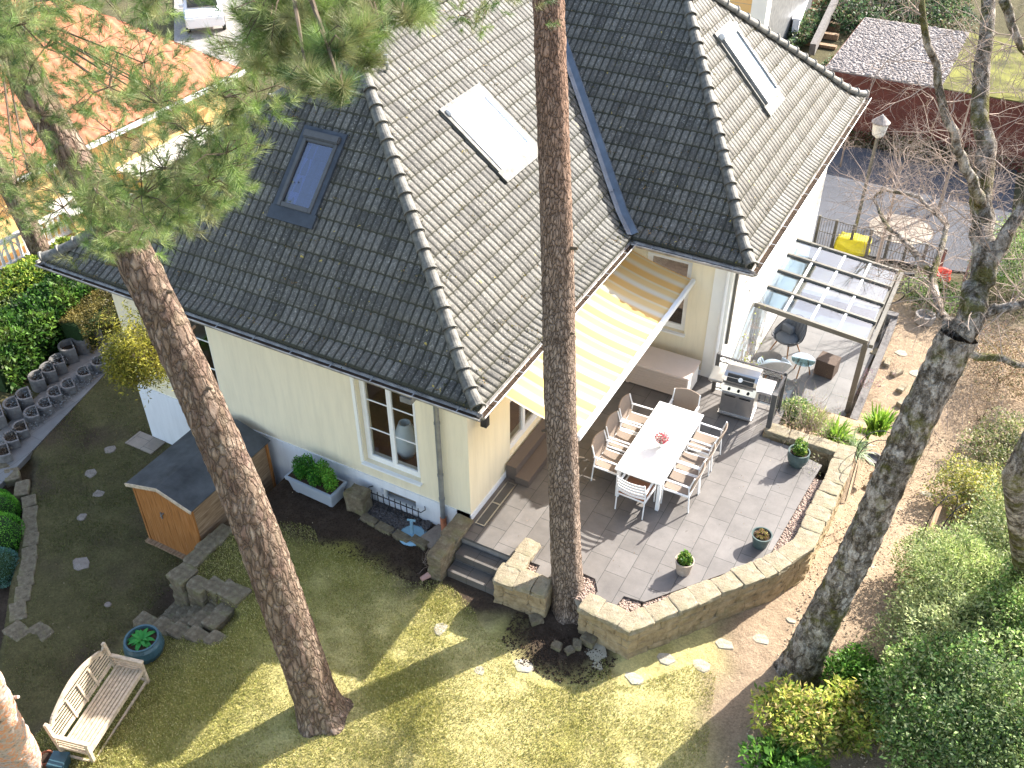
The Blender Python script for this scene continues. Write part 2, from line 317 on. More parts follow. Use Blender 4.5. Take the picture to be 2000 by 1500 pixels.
# ------------------------------------------------------------------ object helpers
def tag(o, label=None, cat=None, group=None, kind=None):
    if label: o['label'] = label
    if cat: o['category'] = cat
    if group: o['group'] = group
    if kind: o['kind'] = kind
    return o
def thing(name, label, cat, loc=(0, 0, 0), rz=0, group=None):
    o = bpy.data.objects.new(name, None); COL.objects.link(o); o.location = loc; o.rotation_euler = (0, 0, rz)
    o.empty_display_size = .2; return tag(o, label, cat, group)
class MB:
    def __init__(s): s.v = []; s.f = []
    def add(s, v, f):
        n = len(s.v); s.v += [tuple(p) for p in v]; s.f += [tuple(i+n for i in q) for q in f]; return s
    def box(s, x0, x1, y0, y1, z0, z1):
        return s.hexa([(x0, y0, z0), (x1, y0, z0), (x1, y1, z0), (x0, y1, z0), (x0, y0, z1), (x1, y0, z1), (x1, y1, z1), (x0, y1, z1)])
    def hexa(s, v): return s.add(v, [(0, 3, 2, 1), (4, 5, 6, 7), (0, 1, 5, 4), (1, 2, 6, 5), (2, 3, 7, 6), (3, 0, 4, 7)])
    def bar(s, a, b, w, h=None, up=(0, 0, 1)):
        a, b = Vector(a), Vector(b); h = h or w; d = (b-a).normalized(); up = Vector(up)
        if abs(d.dot(up)) > .99: up = Vector((1, 0, 0))
        x = d.cross(up).normalized()*(w/2); y = x.cross(d).normalized()*(h/2)
        return s.hexa([a-x-y, a+x-y, b+x-y, b-x-y, a-x+y, a+x+y, b+x+y, b-x+y])
    def prism(s, poly, z0, z1):
        n = len(poly); v = [(p[0], p[1], z0) for p in poly]+[(p[0], p[1], z1) for p in poly]
        return s.add(v, [tuple(range(n-1, -1, -1)), tuple(range(n, 2*n))]+[(i, (i+1) % n, n+(i+1) % n, n+i) for i in range(n)])
    def tube(s, pts, r, n=8, cap=True):
        pts = [Vector(p) for p in pts]; rs = r if hasattr(r, '__len__') else [r]*len(pts); v = []; f = []; prev = None
        for i, p in enumerate(pts):
            d = (pts[min(i+1, len(pts)-1)]-pts[max(i-1, 0)]).normalized()
            u = prev-d*prev.dot(d) if prev is not None else d.orthogonal()
            u = u.normalized() if u.length > 1e-6 else d.orthogonal().normalized(); prev = u; q = d.cross(u)
            for j in range(n):
                a = 2*math.pi*j/n; v.append(p+(u*math.cos(a)+q*math.sin(a))*rs[i])
        for i in range(len(pts)-1):
            for j in range(n): f.append((i*n+j, i*n+(j+1) % n, (i+1)*n+(j+1) % n, (i+1)*n+j))
        if cap: f += [tuple(range(n-1, -1, -1)), tuple(range((len(pts)-1)*n, len(pts)*n))]
        return s.add(v, f)
    def lathe(s, prof, n=24, c=(0, 0, 0), sx=1, sy=1):
        v = []; f = []
        for r, z in prof:
            for j in range(n):
                a = 2*math.pi*j/n; v.append((c[0]+r*sx*math.cos(a), c[1]+r*sy*math.sin(a), c[2]+z))
        for i in range(len(prof)-1):
            for j in range(n): f.append((i*n+j, i*n+(j+1) % n, (i+1)*n+(j+1) % n, (i+1)*n+j))
        f += [tuple(range(n-1, -1, -1)), tuple(range((len(prof)-1)*n, len(prof)*n))]
        return s.add(v, f)
    def rock(s, c, size, seed=0, n=2, rough=.16, rz=0, flat=1):
        bm = bmesh.new(); bmesh.ops.create_cube(bm, size=1); bmesh.ops.bevel(bm, geom=bm.edges[:], offset=.055, segments=1, affect='EDGES')
        bmesh.ops.subdivide_edges(bm, edges=bm.edges[:], cuts=n, use_grid_fill=True)
        R = Matrix.Rotation(rz, 3, 'Z'); v = []
        for x in bm.verts:
            p = x.co.copy(); k = noise.noise(p*1.7+Vector((seed*3.1, seed, -seed)))*rough+noise.noise(p*5+Vector((seed, 0, seed*2)))*rough*.35
            p *= 1+k; v.append(R @ Vector((p.x*size[0], p.y*size[1], p.z*size[2]))+Vector(c))
        bm.verts.ensure_lookup_table(); f = [[q.index for q in fc.verts] for fc in bm.faces]; bm.free()
        return s.add(v, f)
    def obj(s, name, mat, parent=None, smooth=False, bevel=0, loc=None):
        me = bpy.data.meshes.new(name); me.from_pydata(s.v, [], s.f); me.update()
        if bevel:
            bm = bmesh.new(); bm.from_mesh(me)
            es = [e for e in bm.edges if len(e.link_faces) == 2 and e.calc_face_angle(0) > .6]
            try: bmesh.ops.bevel(bm, geom=es, offset=bevel, segments=2, affect='EDGES', clamp_overlap=True)
            except Exception: pass
            bm.to_mesh(me); bm.free()
        if smooth: me.shade_smooth()
        if mat: me.materials.append(M[mat] if isinstance(mat, str) else mat)
        o = bpy.data.objects.new(name, me); COL.objects.link(o)
        if parent: o.parent = parent
        if loc: o.location = loc
        return o
def npobj(name, V, Fc, mat, parent=None, tint=None, smooth=False, uv=None):
    V = np.asarray(V, np.float32); Fc = np.asarray(Fc, np.int32); k = Fc.shape[1]
    me = bpy.data.meshes.new(name); me.vertices.add(len(V)); me.vertices.foreach_set('co', V.ravel())
    me.loops.add(Fc.size); me.loops.foreach_set('vertex_index', Fc.ravel()); me.polygons.add(len(Fc))
    me.polygons.foreach_set('loop_start', np.arange(0, Fc.size, k, dtype=np.int32)); me.polygons.foreach_set('loop_total', np.full(len(Fc), k, np.int32))
    if smooth: me.polygons.foreach_set('use_smooth', np.ones(len(Fc), bool))
    me.update(calc_edges=True)
    if tint is not None:
        a = me.attributes.new('tint', 'FLOAT_COLOR', 'POINT'); c = np.ones((len(V), 4), np.float32); c[:, :3] = tint; a.data.foreach_set('color', c.ravel())
    if uv is not None:
        l = me.uv_layers.new(name='UVMap'); l.data.foreach_set('uv', np.asarray(uv, np.float32)[Fc.ravel()].ravel())
    me.materials.append(M[mat]); o = bpy.data.objects.new(name, me); COL.objects.link(o)
    if parent: o.parent = parent
    return o
def unit(a): return a/np.maximum(np.linalg.norm(a, axis=1, keepdims=True), 1e-9)
def rndu(n): return unit(rng.normal(size=(n, 3)))
def tints(n, cols, sd=.18):
    c = np.array(cols)[rng.integers(0, len(cols), n)]
    return np.clip(c*(1+rng.normal(0, sd, (n, 1))), .004, 1)
def leaves(name, P, size, cols, parent=None, up=.5, aspect=.5, mat='leaf', sd=.2, N=None):
    n = len(P); d = rndu(n); d[:, 2] = d[:, 2]*.6+up*.3
    if N is not None: d = d+N*.8
    d = unit(d); nn = rndu(n)+np.array([0, 0, up])*1.5
    s = unit(np.cross(d, nn)); nn = np.cross(s, d); L = size*rng.uniform(.6, 1.25, (n, 1)); W = L*aspect
    P = np.asarray(P); a = P; b = P+d*L*.5+s*W*.5+nn*W*.15; c = P+d*L-nn*W*.12; e = P+d*L*.5-s*W*.5+nn*W*.15
    V = np.stack([a, b, c, e], 1).reshape(-1, 3); Fc = np.arange(4*n).reshape(n, 4); tc = tints(n, cols, sd)
    if n > 2000:
        ph = rng.uniform(0, 6, 3); q = P*2.7+ph; g_ = np.sin(q[:, 0]+1.3*np.sin(q[:, 1]*1.4))*np.cos(q[:, 1]*1.2+q[:, 2])+.5*np.sin(q[:, 0]*3.1+q[:, 2]*2.3)*np.cos(q[:, 1]*2.9)
        tc = np.clip(tc*(1+.33*g_[:, None])*np.array([1, 1, 1])+np.clip(g_, 0, 1)[:, None]*np.array([.05, .03, .005]), .003, 1)
    return npobj(name, V, Fc, mat, parent, np.repeat(tc, 4, 0))
def ellip(n, c, r, shell=.45):
    d = rndu(n); rr = (rng.random((n, 1))**.5)*(1-shell)+shell; return np.array(c)+d*rr*np.array(r), d
def box_pts(n, x0, x1, y0, y1, z0, z1):
    return rng.uniform((x0, y0, z0), (x1, y1, z1), (n, 3))
def needles(name, tips, dirs, n_per, L, W, cols, parent=None, back=.12, spread=.9):
    T = len(tips); tips = np.repeat(tips, n_per, 0); dirs = np.repeat(dirs, n_per, 0); n = len(tips)
    t = rng.random((n, 1)); base = tips-dirs*back*t
    o = rndu(n); o = unit(o-dirs*np.sum(o*dirs, 1, keepdims=True)); d = unit(dirs*(1.15-spread*.6*(.4+t))+o*spread*(.35+.65*rng.random((n, 1))))
    l = L*rng.uniform(.75, 1.15, (n, 1)); s = unit(np.cross(d, rndu(n)))*W
    V = np.stack([base-s, base+s, base+d*l+np.array([0, 0, -.06])*l], 1).reshape(-1, 3)
    tc = np.repeat(tints(T, cols, .2), n_per, 0)*rng.uniform(.85, 1.15, (n, 1))
    return npobj(name, V, np.arange(3*n).reshape(n, 3), 'needle', parent, np.repeat(tc, 3, 0))
def bark_tube(name, pts, rs, mat, parent, n=44, step=.07, amp=.03, flare=0, vscale=9, zs=.42):
    pts = [Vector(p) for p in pts]; acc = [0]
    for a, b in zip(pts, pts[1:]): acc.append(acc[-1]+(b-a).length)
    L = acc[-1]; m = int(L/step)+1; V = []; prev = None
    P = []
    for i in range(m+1):
        s = L*i/m; j = max(k for k in range(len(acc)) if acc[k] <= s+1e-9); j = min(j, len(pts)-2)
        t = (s-acc[j])/(acc[j+1]-acc[j]); p0 = pts[max(j-1, 0)]; p1 = pts[j]; p2 = pts[j+1]; p3 = pts[min(j+2, len(pts)-1)]
        q = .5*((2*p1)+(p2-p0)*t+(2*p0-5*p1+4*p2-p3)*t*t+(3*p1-p0-3*p2+p3)*t**3)
        r = rs[j]*(1-t)+rs[j+1]*t+flare*math.exp(-s/.28); P.append((q, r, s))
    for i, (q, r, s) in enumerate(P):
        d = (P[min(i+1, m)][0]-P[max(i-1, 0)][0]).normalized()
        u = prev-d*prev.dot(d) if prev is not None else d.orthogonal(); u.normalize(); prev = u; x = d.cross(u)
        for j in range(n):
            a = 2*math.pi*j/n; o = u*math.cos(a)+x*math.sin(a); p = q+o*r
            w_ = Vector((p.x, p.y, p.z*zs))
            k = noise.voronoi(w_*vscale+noise.noise_vector(w_*6)*.5)[0]; h = min(k[1]-k[0], .45)/.45
            lob = noise.noise(Vector((math.cos(a)*1.3, math.sin(a)*1.3, s*.35+r*9)))*.08*r
            if flare: lob += math.exp(-s/.2)*flare*.5*math.sin(a*5+1)
            V.append(p+o*((h-.6)*amp+lob))
    Fc = [(i*n+j, i*n+(j+1) % n, (i+1)*n+(j+1) % n, (i+1)*n+j) for i in range(m) for j in range(n)]
    return npobj(name, np.array(V), Fc, mat, parent, smooth=True)
def grow(mb, p, d, L, r, lev, out, spread=.6, droop=0., seg=4, kids=(3, 5), n=4, up=.15):
    pts = [p.copy()]; rs = [r]; q = p.copy(); dd = d.normalized()
    for i in range(seg):
        dd = (dd+Vector(rng.normal(size=3))*.26+Vector((0, 0, up-droop*(i+1)/seg))*.25).normalized()
        q = q+dd*(L/seg); pts.append(q.copy()); rs.append(r*(1-.75*(i+1)/seg))
    mb.tube(pts, rs, n if lev > 1 else 3, cap=False)
    if lev <= 0: out.append((q.copy(), dd.copy())); return
    for k in range(random.randint(*kids)+(1 if lev > 1 else 0)):
        i = random.randint(1, seg); a = Vector(rng.normal(size=3)); a = (a-dd*a.dot(dd)).normalized()
        grow(mb, pts[i], (dd*(1-spread*.5)+a*spread), L*random.uniform(.4, .65), rs[i]*.6+.0006, lev-1, out, spread, droop, max(2, seg-1), kids, n, up)

# ------------------------------------------------------------------ ground
def sm(a, b, x):
    t = np.clip((x-a)/(b-a), 0, 1); return t*t*(3-2*t)
def gz(X, Y):
    X = np.asarray(X, float); Y = np.asarray(Y, float)
    zl = -.50-.025*np.clip(-1-Y, 0, 7)-.05*np.clip(X-1, 0, 6)-.02*np.clip(-1-X, 0, 5)
    up = sm(-4.36, -4.46, X); zu = zl*(1-up)-1.40*up
    kS = np.clip((-2.7-X)/2.1, 0, 1); zs = zl+(-1.40-zl)*kS
    well = sm(-3.36, -3.42, Y)*sm(-4.15, -4.05, Y)*sm(-4.9, -4.6, X)*sm(-2.6, -2.9, X); zs = zs-.14*well
    kk = sm(-3.34, -3.40, Y); z = zu*(1-kk)+zs*kk
    bl = (-7.3-(Y+5)*(-.95))          # left bed edge X(Y)
    kb = sm(0, -.12, X-(-7.15-(Y+5.2)*.93))*sm(-1.6, -2.2, Y)
    z = z*(1-kb)+(-1.85)*kb
    kr = sm(1.5, 8, Y)*sm(5.6, 6, X); z = z*(1-kr)+(-1.62)*kr
    kb2 = ((X > 4.2) & (X < 6) & (Y > 5.1)); z = np.where(kb2, np.interp(Y, [5.1, 5.6, 8.2, 9], [-.12, -.35, -1.35, -1.66]), z)
    z = np.where(Y > 8, np.minimum(z, -1.66), z)
    z = np.where((X > 2.5) & (X < 5.4) & (Y > 5.9), np.where((X > 4.25) & (Y < 8.0), z, -1.74), z)
    z = np.where((X > -8.2) & (X < 2.4) & (Y > .15) & (Y < 15), -2.2, z)
    return z
def gat(px, py):
    z = -1.
    for _ in range(12):
        p = at(px, py, z); z = float(gz(p.x, p.y))*.7+z*.3
    p = at(px, py, z); return Vector((p.x, p.y, float(gz(p.x, p.y))))
def fbm(x, y, s, seed=0):
    return np.array([noise.fractal(Vector((a*s+seed, b*s-seed, seed)), 1, 2, 4) for a, b in zip(x.ravel(), y.ravel())]).reshape(x.shape)
xs = np.concatenate([[-300, -150, -80, -50, -35, -27], np.arange(-20, -10, .4), np.arange(-10, 11, .11), np.arange(11, 20, .5), [24, 30, 45, 80, 150, 300]])
ys = np.concatenate([[-300, -120, -50, -25, -17], np.arange(-12, 6.2, .11), np.arange(6.2, 14, .3), np.arange(14, 40, 1.), [45, 60, 90, 150, 400]])
GX, GY = np.meshgrid(xs, ys); GZ = gz(GX, GY); nz1 = fbm(GX, GY, .55); nz2 = fbm(GX, GY, 2.3, 5)
near = (np.abs(GX) < 12) & (GY < 8) & (GY > -13)
GZ = GZ+np.where(near, nz2*.012+nz1*.02, 0)
grassw = sm(.25, -.25, GY+1.5+nz1*.7)                                   # lawn starts a metre from the facade
grassw = np.maximum(grassw, sm(3.0, 3.7, GX+nz2*.2))
grassw = np.where(GX < -4.6, sm(-.55, .2, nz1+.1)*.75, grassw)
sandw = np.clip(sm(5.3, 6.3, GX+.35*nz1+.25*(GY+3)), 0, 1)
grassw = grassw*(1-sandw)*(.55+.45*sm(-.9, -.1, nz1+.6))
d2 = np.hypot((GX-2.5)*.75, GY+1.3); grassw = grassw*sm(.4, .85, d2+nz2*.15)
grassw = grassw*(1-sm(0, -.1, GX-(-7.15-(GY+5.2)*.93))*sm(-1.6, -2.2, GY))
cg = np.array([.30, .275, .075]); cgd = np.array([.52, .455, .20]); cs = np.array([.36, .27, .185]); cso = np.array([.075, .054, .040])
dry = sm(-.5, .5, nz1+.15*(GX+1.5)/2+.35*nz2)[..., None]  # dry grass tone, widened so the colour itself brightens the sunlit lawn
dry = dry*sm(-5.5, 1, GX)[..., None]
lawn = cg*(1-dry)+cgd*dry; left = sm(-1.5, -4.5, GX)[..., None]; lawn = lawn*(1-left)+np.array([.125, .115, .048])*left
farm = ((GY > 14) | (GX < -20) | (GX > 20))[..., None]
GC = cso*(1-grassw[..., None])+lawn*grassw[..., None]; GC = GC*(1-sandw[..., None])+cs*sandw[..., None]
GC = np.where(farm, np.array([.10, .09, .05]), GC)
ny, nx = GX.shape; idx = np.arange(nx*ny).reshape(ny, nx)
Fg = np.stack([idx[:-1, :-1], idx[:-1, 1:], idx[1:, 1:], idx[1:, :-1]], -1).reshape(-1, 4)
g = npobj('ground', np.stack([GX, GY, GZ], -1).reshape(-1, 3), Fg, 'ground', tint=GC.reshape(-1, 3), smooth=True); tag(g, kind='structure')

def grass_field(name, n, fx, h, cols, dens):
    P = rng.uniform((fx[0], fx[2]), (fx[1], fx[3]), (n, 2)); P = P[dens(P[:, 0], P[:, 1])]
    z = gz(P[:, 0], P[:, 1]); n = len(P); P = np.column_stack([P, z])
    d = unit(np.column_stack([rng.normal(0, .55, (n, 2)), np.ones(n)])); s = unit(np.cross(d, rndu(n)))*.006
    L = h*rng.uniform(.5, 1.3, (n, 1)); V = np.stack([P-s, P+s, P+d*L], 1).reshape(-1, 3)
    return npobj(name, V, np.arange(3*n).reshape(n, 3), 'blade', None, np.repeat(tints(n, cols, .25), 3, 0))
rg = random.Random(3)
def fastn(x, y, s): return np.sin(x*s*1.3+2*np.sin(y*s*.9))*np.cos(y*s*1.7+1.5*np.sin(x*s*.7))
o = grass_field('lawn_grass', 330000, (-4.6, 6.0, -9, -.6), .045, [(.36, .34, .10), (.56, .50, .24), (.44, .41, .15), (.22, .25, .06)],
    lambda x, y: (fastn(x, y, 2.1)+fastn(x, y, 6)*.5+rng.normal(0, .6, len(x)) > -.8-.5*(y < -3)) & ((y < -1.5+.3*fastn(x, y, 1.5)) | ((x > 3.9) & (y < 1.2*(x-4.2)-1.2))) & (x+.25*(y+3) < 5.7) & (np.hypot(x-2.5, y+1.5) > .75))
tag(o, 'short yellow green lawn grass with dry patches', 'grass', kind='stuff')
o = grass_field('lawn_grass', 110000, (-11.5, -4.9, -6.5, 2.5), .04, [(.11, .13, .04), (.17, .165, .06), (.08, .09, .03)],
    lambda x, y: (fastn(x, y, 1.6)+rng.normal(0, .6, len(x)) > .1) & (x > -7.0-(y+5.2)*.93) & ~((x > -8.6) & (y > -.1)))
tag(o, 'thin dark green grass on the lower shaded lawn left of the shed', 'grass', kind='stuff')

# ------------------------------------------------------------------ the house
H = thing('house', 'cream house with a grey tiled hipped roof, roof windows and white plinth', 'house', (0, 0, 0))
XL, XW, YW, YB = -8.45, 2.65, 6.3, 15.1
def wall(mb, ax, c, t, a0, a1, z0, z1, ops=()):
    """wall strip along axis ax at coordinate c (outer face), thickness t inwards (signed), openings (a,b,zlo,zhi)"""
    def bx(a, b, zl, zh):
        if b-a < .01 or zh-zl < .01: return
        lo, hi = min(c, c+t), max(c, c+t)
        mb.box(a, b, lo, hi, zl, zh) if ax == 'x' else mb.box(lo, hi, a, b, zl, zh)
    a = a0
    for (p, q, zl, zh) in sorted(ops):
        bx(a, p, z0, z1); bx(p, q, z0, zl); bx(p, q, zh, z1); a = q
    bx(a, a1, z0, z1)
WA = (-2.36, -1.08, .47, 2.78); WB = (-7.2, -5.93, .47, 2.78)
SD = (1.55, 3.0, .36, 2.72); SW = (4.0, 5.2, .9, 2.7); NW = (.75, 1.78, .95, 2.75)
mb = MB()
wall(mb, 'x', 0, .32, XL, 0, .12, 3.12, [WA, WB])
wall(mb, 'y', 0, -.32, .32, YW, .12, 3.12, [SD, SW])
wall(mb, 'x', YW, .32, -.3, 2.28, .12, 3.12, [NW])
wall(mb, 'y', XL, .32, .32, YB, .12, 3.12)
wall(mb, 'x', YB, -.3, XL+.32, XW-.3, .12, 3.12)
mb.obj('wall', 'plaster', H)
BD = (8.9, 9.9, -1.6, .35)
mb = MB(); wall(mb, 'y', XW, -.3, YW+.03, YB, -1.8, 3.12, [BD]); mb.box(2.28, XW+.03, YW-.03, YW+.03, .0, 3.12); mb.box(XW, XW+.03, YW+.03, YW+.34, -.1, 3.12)
mb.obj('side_wall', 'plasterw', H)
mb = MB(); BW = (-2.03, -1.22, -.42, -.08)
wall(mb, 'x', -.03, .34, XL-.03, 0, -2.0, .12, [BW]); wall(mb, 'y', .03, -.32, -.03, YW, -.6, .12, [])
wall(mb, 'y', XL-.03, .3, .31, YB, -2, .12); wall(mb, 'x', YW-.03, .3, .03, 2.28, -.5, .12); mb.obj('plinth', 'plinth', H)
mb = MB(); mb.box(-8.1, -.35, .34, 5, .30, .36); mb.obj('room_floor', 'floorwood', H)
mb = MB(); mb.box(-8.1, -.35, 3.4, 3.5, .36, 3.05); mb.box(-4.3, -4.2, .36, 3.4, .36, 3.05); mb.box(-8.1, -.35, .34, 3.5, 3.05, 3.1); mb.box(2.0, 2.1, 8.5, 10.5, -1.7, .6); mb.obj('room_partition', 'dark', H)
def window(ax, c, op, cas=2, bars=2, out=-1, depth=.12, sill=True, fw=.065):
    """ax x: facade along X at Y=c ; ax y: facade along Y at X=c ; out = sign of the outside direction"""
    a, b, z0, z1 = op; ins = -out*depth
    def T(u0, u1, d0, d1, zz0, zz1):
        lo, hi = sorted((c+d0, c+d1)); return (u0, u1, lo, hi, zz0, zz1) if ax == 'x' else (lo, hi, u0, u1, zz0, zz1)
    f = MB(); d0, d1 = ins-.03, ins+.04
    f.box(*T(a, a+fw, d0, d1, z0, z1)); f.box(*T(b-fw, b, d0, d1, z0, z1)); f.box(*T(a+fw, b-fw, d0, d1, z1-fw, z1)); f.box(*T(a+fw, b-fw, d0, d1, z0, z0+fw))
    W = (b-a-2*fw)/cas; sw = .05
    for i in range(cas):
        u0 = a+fw+i*W; u1 = u0+W; e0, e1 = ins-.02+out*.015, ins+.03+out*.015
        f.box(*T(u0, u0+sw, e0, e1, z0+fw, z1-fw)); f.box(*T(u1-sw, u1, e0, e1, z0+fw, z1-fw))
        f.box(*T(u0+sw, u1-sw, e0, e1, z1-fw-sw, z1-fw)); f.box(*T(u0+sw, u1-sw, e0, e1, z0+fw, z0+fw+sw*1.4))
        for q in range(bars):
            zz = z0+fw+sw+(z1-z0-2*fw-2*sw)*(q+1)/(bars+1); f.box(*T(u0+sw, u1-sw, ins-.008, ins+.012, zz-.014, zz+.014))
    w_ = f.obj('window', 'white', H, bevel=.004)
    p = MB()
    for i in range(cas):
        u0 = a+fw+i*W+sw; u1 = u0+W-2*sw; p.box(*T(u0, u1, ins-.002, ins+.004, z0+fw+.01, z1-fw-.01))
    p.obj('pane', 'glass', w_)
    if sill:
        s = MB(); s.box(*T(a-.04, b+.04, ins+out*.03, out*.09, z0-.045, z0-.004)); s.obj('sill', 'white', w_, bevel=.008)
    return w_
for op in (WA, WB): window('x', 0, op)
window('y', 0, SD, bars=1, out=1, sill=False); window('y', 0, SW, bars=1, out=1); window('x', YW, NW, cas=1, bars=1, out=-1)
f = MB()   # rendered reveal strip left of the corner window
for op in (WA, WB): f.box(op[0]-.09, op[0]-.02, -.035, 0, op[2]-.04, 3.1)
f.obj('window_surround', 'plasterw', H)
# basement window with a wrought iron grille
f = MB(); a, b, z0, z1 = BW; f.box(a, b, .03, .10, z0, z0+.03); f.box(a, b, .03, .10, z1-.03, z1); f.box(a, a+.05, .03, .10, z0+.03, z1-.03); f.box(b-.03, b, .03, .10, z0+.03, z1-.03)
bw = f.obj('basement_window', 'white', H); MB().box(a+.05, b-.03, .06, .065, z0+.03, z1-.03).obj('pane', 'glass', bw); MB().box(a, b, .2, .22, z0, z1).obj('blind', 'dark', bw)
f = MB(); ga, gb = -2.22, -1.02
for zz in (-.16, -.34): f.bar((ga, -.17, zz), (gb, -.17, zz), .016)
for i in range(9):
    x = ga+.06+i*(gb-ga-.12)/8; f.bar((x, -.17, -.56), (x, -.17, -.08), .014)
    if i < 8:
        q = [(x+.03+.035*math.cos(t), -.17, -.40+.035*math.sin(t)) for t in np.linspace(0, 5.2, 9)]; f.tube(q, .006, 4)
        q = [(x+.1+.03*math.cos(-t+3), -.17, -.45+.03*math.sin(-t)) for t in np.linspace(0, 5.2, 9)]; f.tube(q, .006, 4)
for x, s in ((ga, -1), (gb, 1)): f.bar((x, -.17, -.16), (x+s*.06, -.1, -.12), .014); f.bar((x+s*.06, -.1, -.12), (x, -.03, -.12), .014)
f.obj('grille', 'iron', bw)
# basement door to the lower terrace
f = MB(); f.box(2.48, 2.54, 8.92, 8.99, -1.6, .33); f.box(2.48, 2.54, 9.81, 9.88, -1.6, .33); f.box(2.48, 2.54, 8.99, 9.81, .26, .33); f.box(2.48, 2.54, 8.99, 9.81, -1.6, -1.3); f.box(2.48, 2.54, 9.38, 9.43, -1.3, .26)
dr = f.obj('door', 'white', H); MB().box(2.505, 2.512, 8.99, 9.81, -1.3, .26).obj('pane', 'glass', dr)
# door steps by the terrace door
f = MB(); f.box(0.032, .26, 1.32, 3.3, .0, .335); f.box(.26, .56, 1.26, 3.3, 0, .165); f.obj('door_step', 'stepslab', H, bevel=.004)
# small fittings
f = MB(); f.box(.035, .06, .28, .36, 2.3, 2.5); f.bar((.05, .32, 2.45), (.17, .32, 2.45), .02); f.box(.11, .23, .26, .38, 2.14, 2.38); f.lathe([(.09, 0), (.02, .06)], 4, (.17, .32, 2.38)); f.obj('wall_lantern', 'iron', H)
f = MB(); f.box(2.69, 2.74, 6.42, 6.50, .9, 2.75); f.box(2.682, 2.70, 7.4, 7.46, 1.9, 1.96); f.box(2.682, 2.70, 7.9, 7.95, 1.4, 1.46); f.obj('wall_fitting', 'greymetal', H)

# roof -------------------------------------------------------------
ZP = ([-.02, 0, .08, .16, .22, 1, 1.02], [3.26, 3.30, 3.46, 3.76, 4.03, 7.1, 7.14])
def zp(t): return np.interp(t, *ZP)
def roof_face(E, du, din, D, L, umin, umax, seed=0, course=.335, hole=None, roll=.155):
    E, du, din = np.array(E, float), np.array(du, float), np.array(din, float)
    tt = np.linspace(0, 1, 400); sl = np.concatenate([[0], np.cumsum(np.hypot(np.diff(tt)*D, np.diff(zp(tt))))])
    nC = int(round(sl[-1]/course)); V = []; Fq = []; UV = []; du_ = roll/8
    for k in range(nC):
        t0 = np.interp(sl[-1]*k/nC, sl, tt); t1 = np.interp(sl[-1]*min(k+1.12, nC)/nC, sl, tt)
        a = min(umin(t0), umin(t1)); b = max(umax(t0), umax(t1)); off = (k % 2)*0
        us = np.arange(math.floor(a/du_), math.ceil(b/du_)+1)*du_
        prof = .036*np.abs(np.sin(np.pi*us/roll))**.42
        jit = np.repeat(rng.normal(0, .002, len(us)//16+2), 16)[:len(us)]
        rows = [(t0, -.012, 0., 0), (t0, .026, .02, .0), ((t0+t1)/2, .014, .5, 0), (t1, .002, .95, 0)]
        base = len(V); n = len(us)
        for (t, h, fv, _) in rows:
            uc = np.clip(us, umin(t), umax(t)); z = zp(t)+(prof if h > 0 else prof*0-.0)+h+(jit if h > 0 else 0)
            P = E[None]+du[None]*uc[:, None]+din[None]*(t*D); P[:, 2] = z
            V += P.tolist(); UV += np.column_stack([us, np.full(n, k+fv)]).tolist()
        for r in range(3):
            for i in range(n-1):
                q = (base+r*n+i, base+r*n+i+1, base+(r+1)*n+i+1, base+(r+1)*n+i)
                if hole:
                    um = (us[i]+us[i+1])/2; tm = (rows[r][0]+rows[r+1][0])/2
                    if hole[0] < um < hole[1] and hole[2] < tm*D < hole[3]: continue
                Fq.append(q)
    V = np.array(V); return V, np.array(Fq), np.array(UV)
def add_roof(name, *a, **k):
    flip = k.pop('flip', False); V, Fq, UV = roof_face(*a, **k)
    if flip: Fq = Fq[:, ::-1]
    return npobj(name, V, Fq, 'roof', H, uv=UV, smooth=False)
XE0, XE1, YE0, YE1, XV, YV = -9.42, .6, -.6, 15.67, 3.14, 5.72
DM, DF, DWg, DWx = 5.02, 4.27, 4.98, 3.76
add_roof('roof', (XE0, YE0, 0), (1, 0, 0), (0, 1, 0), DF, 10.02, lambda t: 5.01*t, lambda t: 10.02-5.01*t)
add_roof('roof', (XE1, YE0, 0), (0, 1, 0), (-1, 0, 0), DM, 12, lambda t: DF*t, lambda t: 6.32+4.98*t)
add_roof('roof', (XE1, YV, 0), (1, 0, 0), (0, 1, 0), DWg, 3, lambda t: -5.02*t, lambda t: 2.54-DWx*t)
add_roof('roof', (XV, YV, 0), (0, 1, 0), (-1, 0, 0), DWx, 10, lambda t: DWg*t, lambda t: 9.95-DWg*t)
f = MB()   # rear and left slopes, plain
f.add([(XE0, YE1, 3.3), (XV, YE1, 3.3), (XV-DWx, 10.7, 7.1), (-4.41, 10.7, 7.1)], [(3, 2, 1, 0)])
f.add([(XE0, YE0, 3.3), (XE0, YE1, 3.3), (-4.41, 10.7, 7.1), (-4.41, YE0+DF, 7.1)], [(3, 2, 1, 0)]); f.obj('roof', 'cap', H)
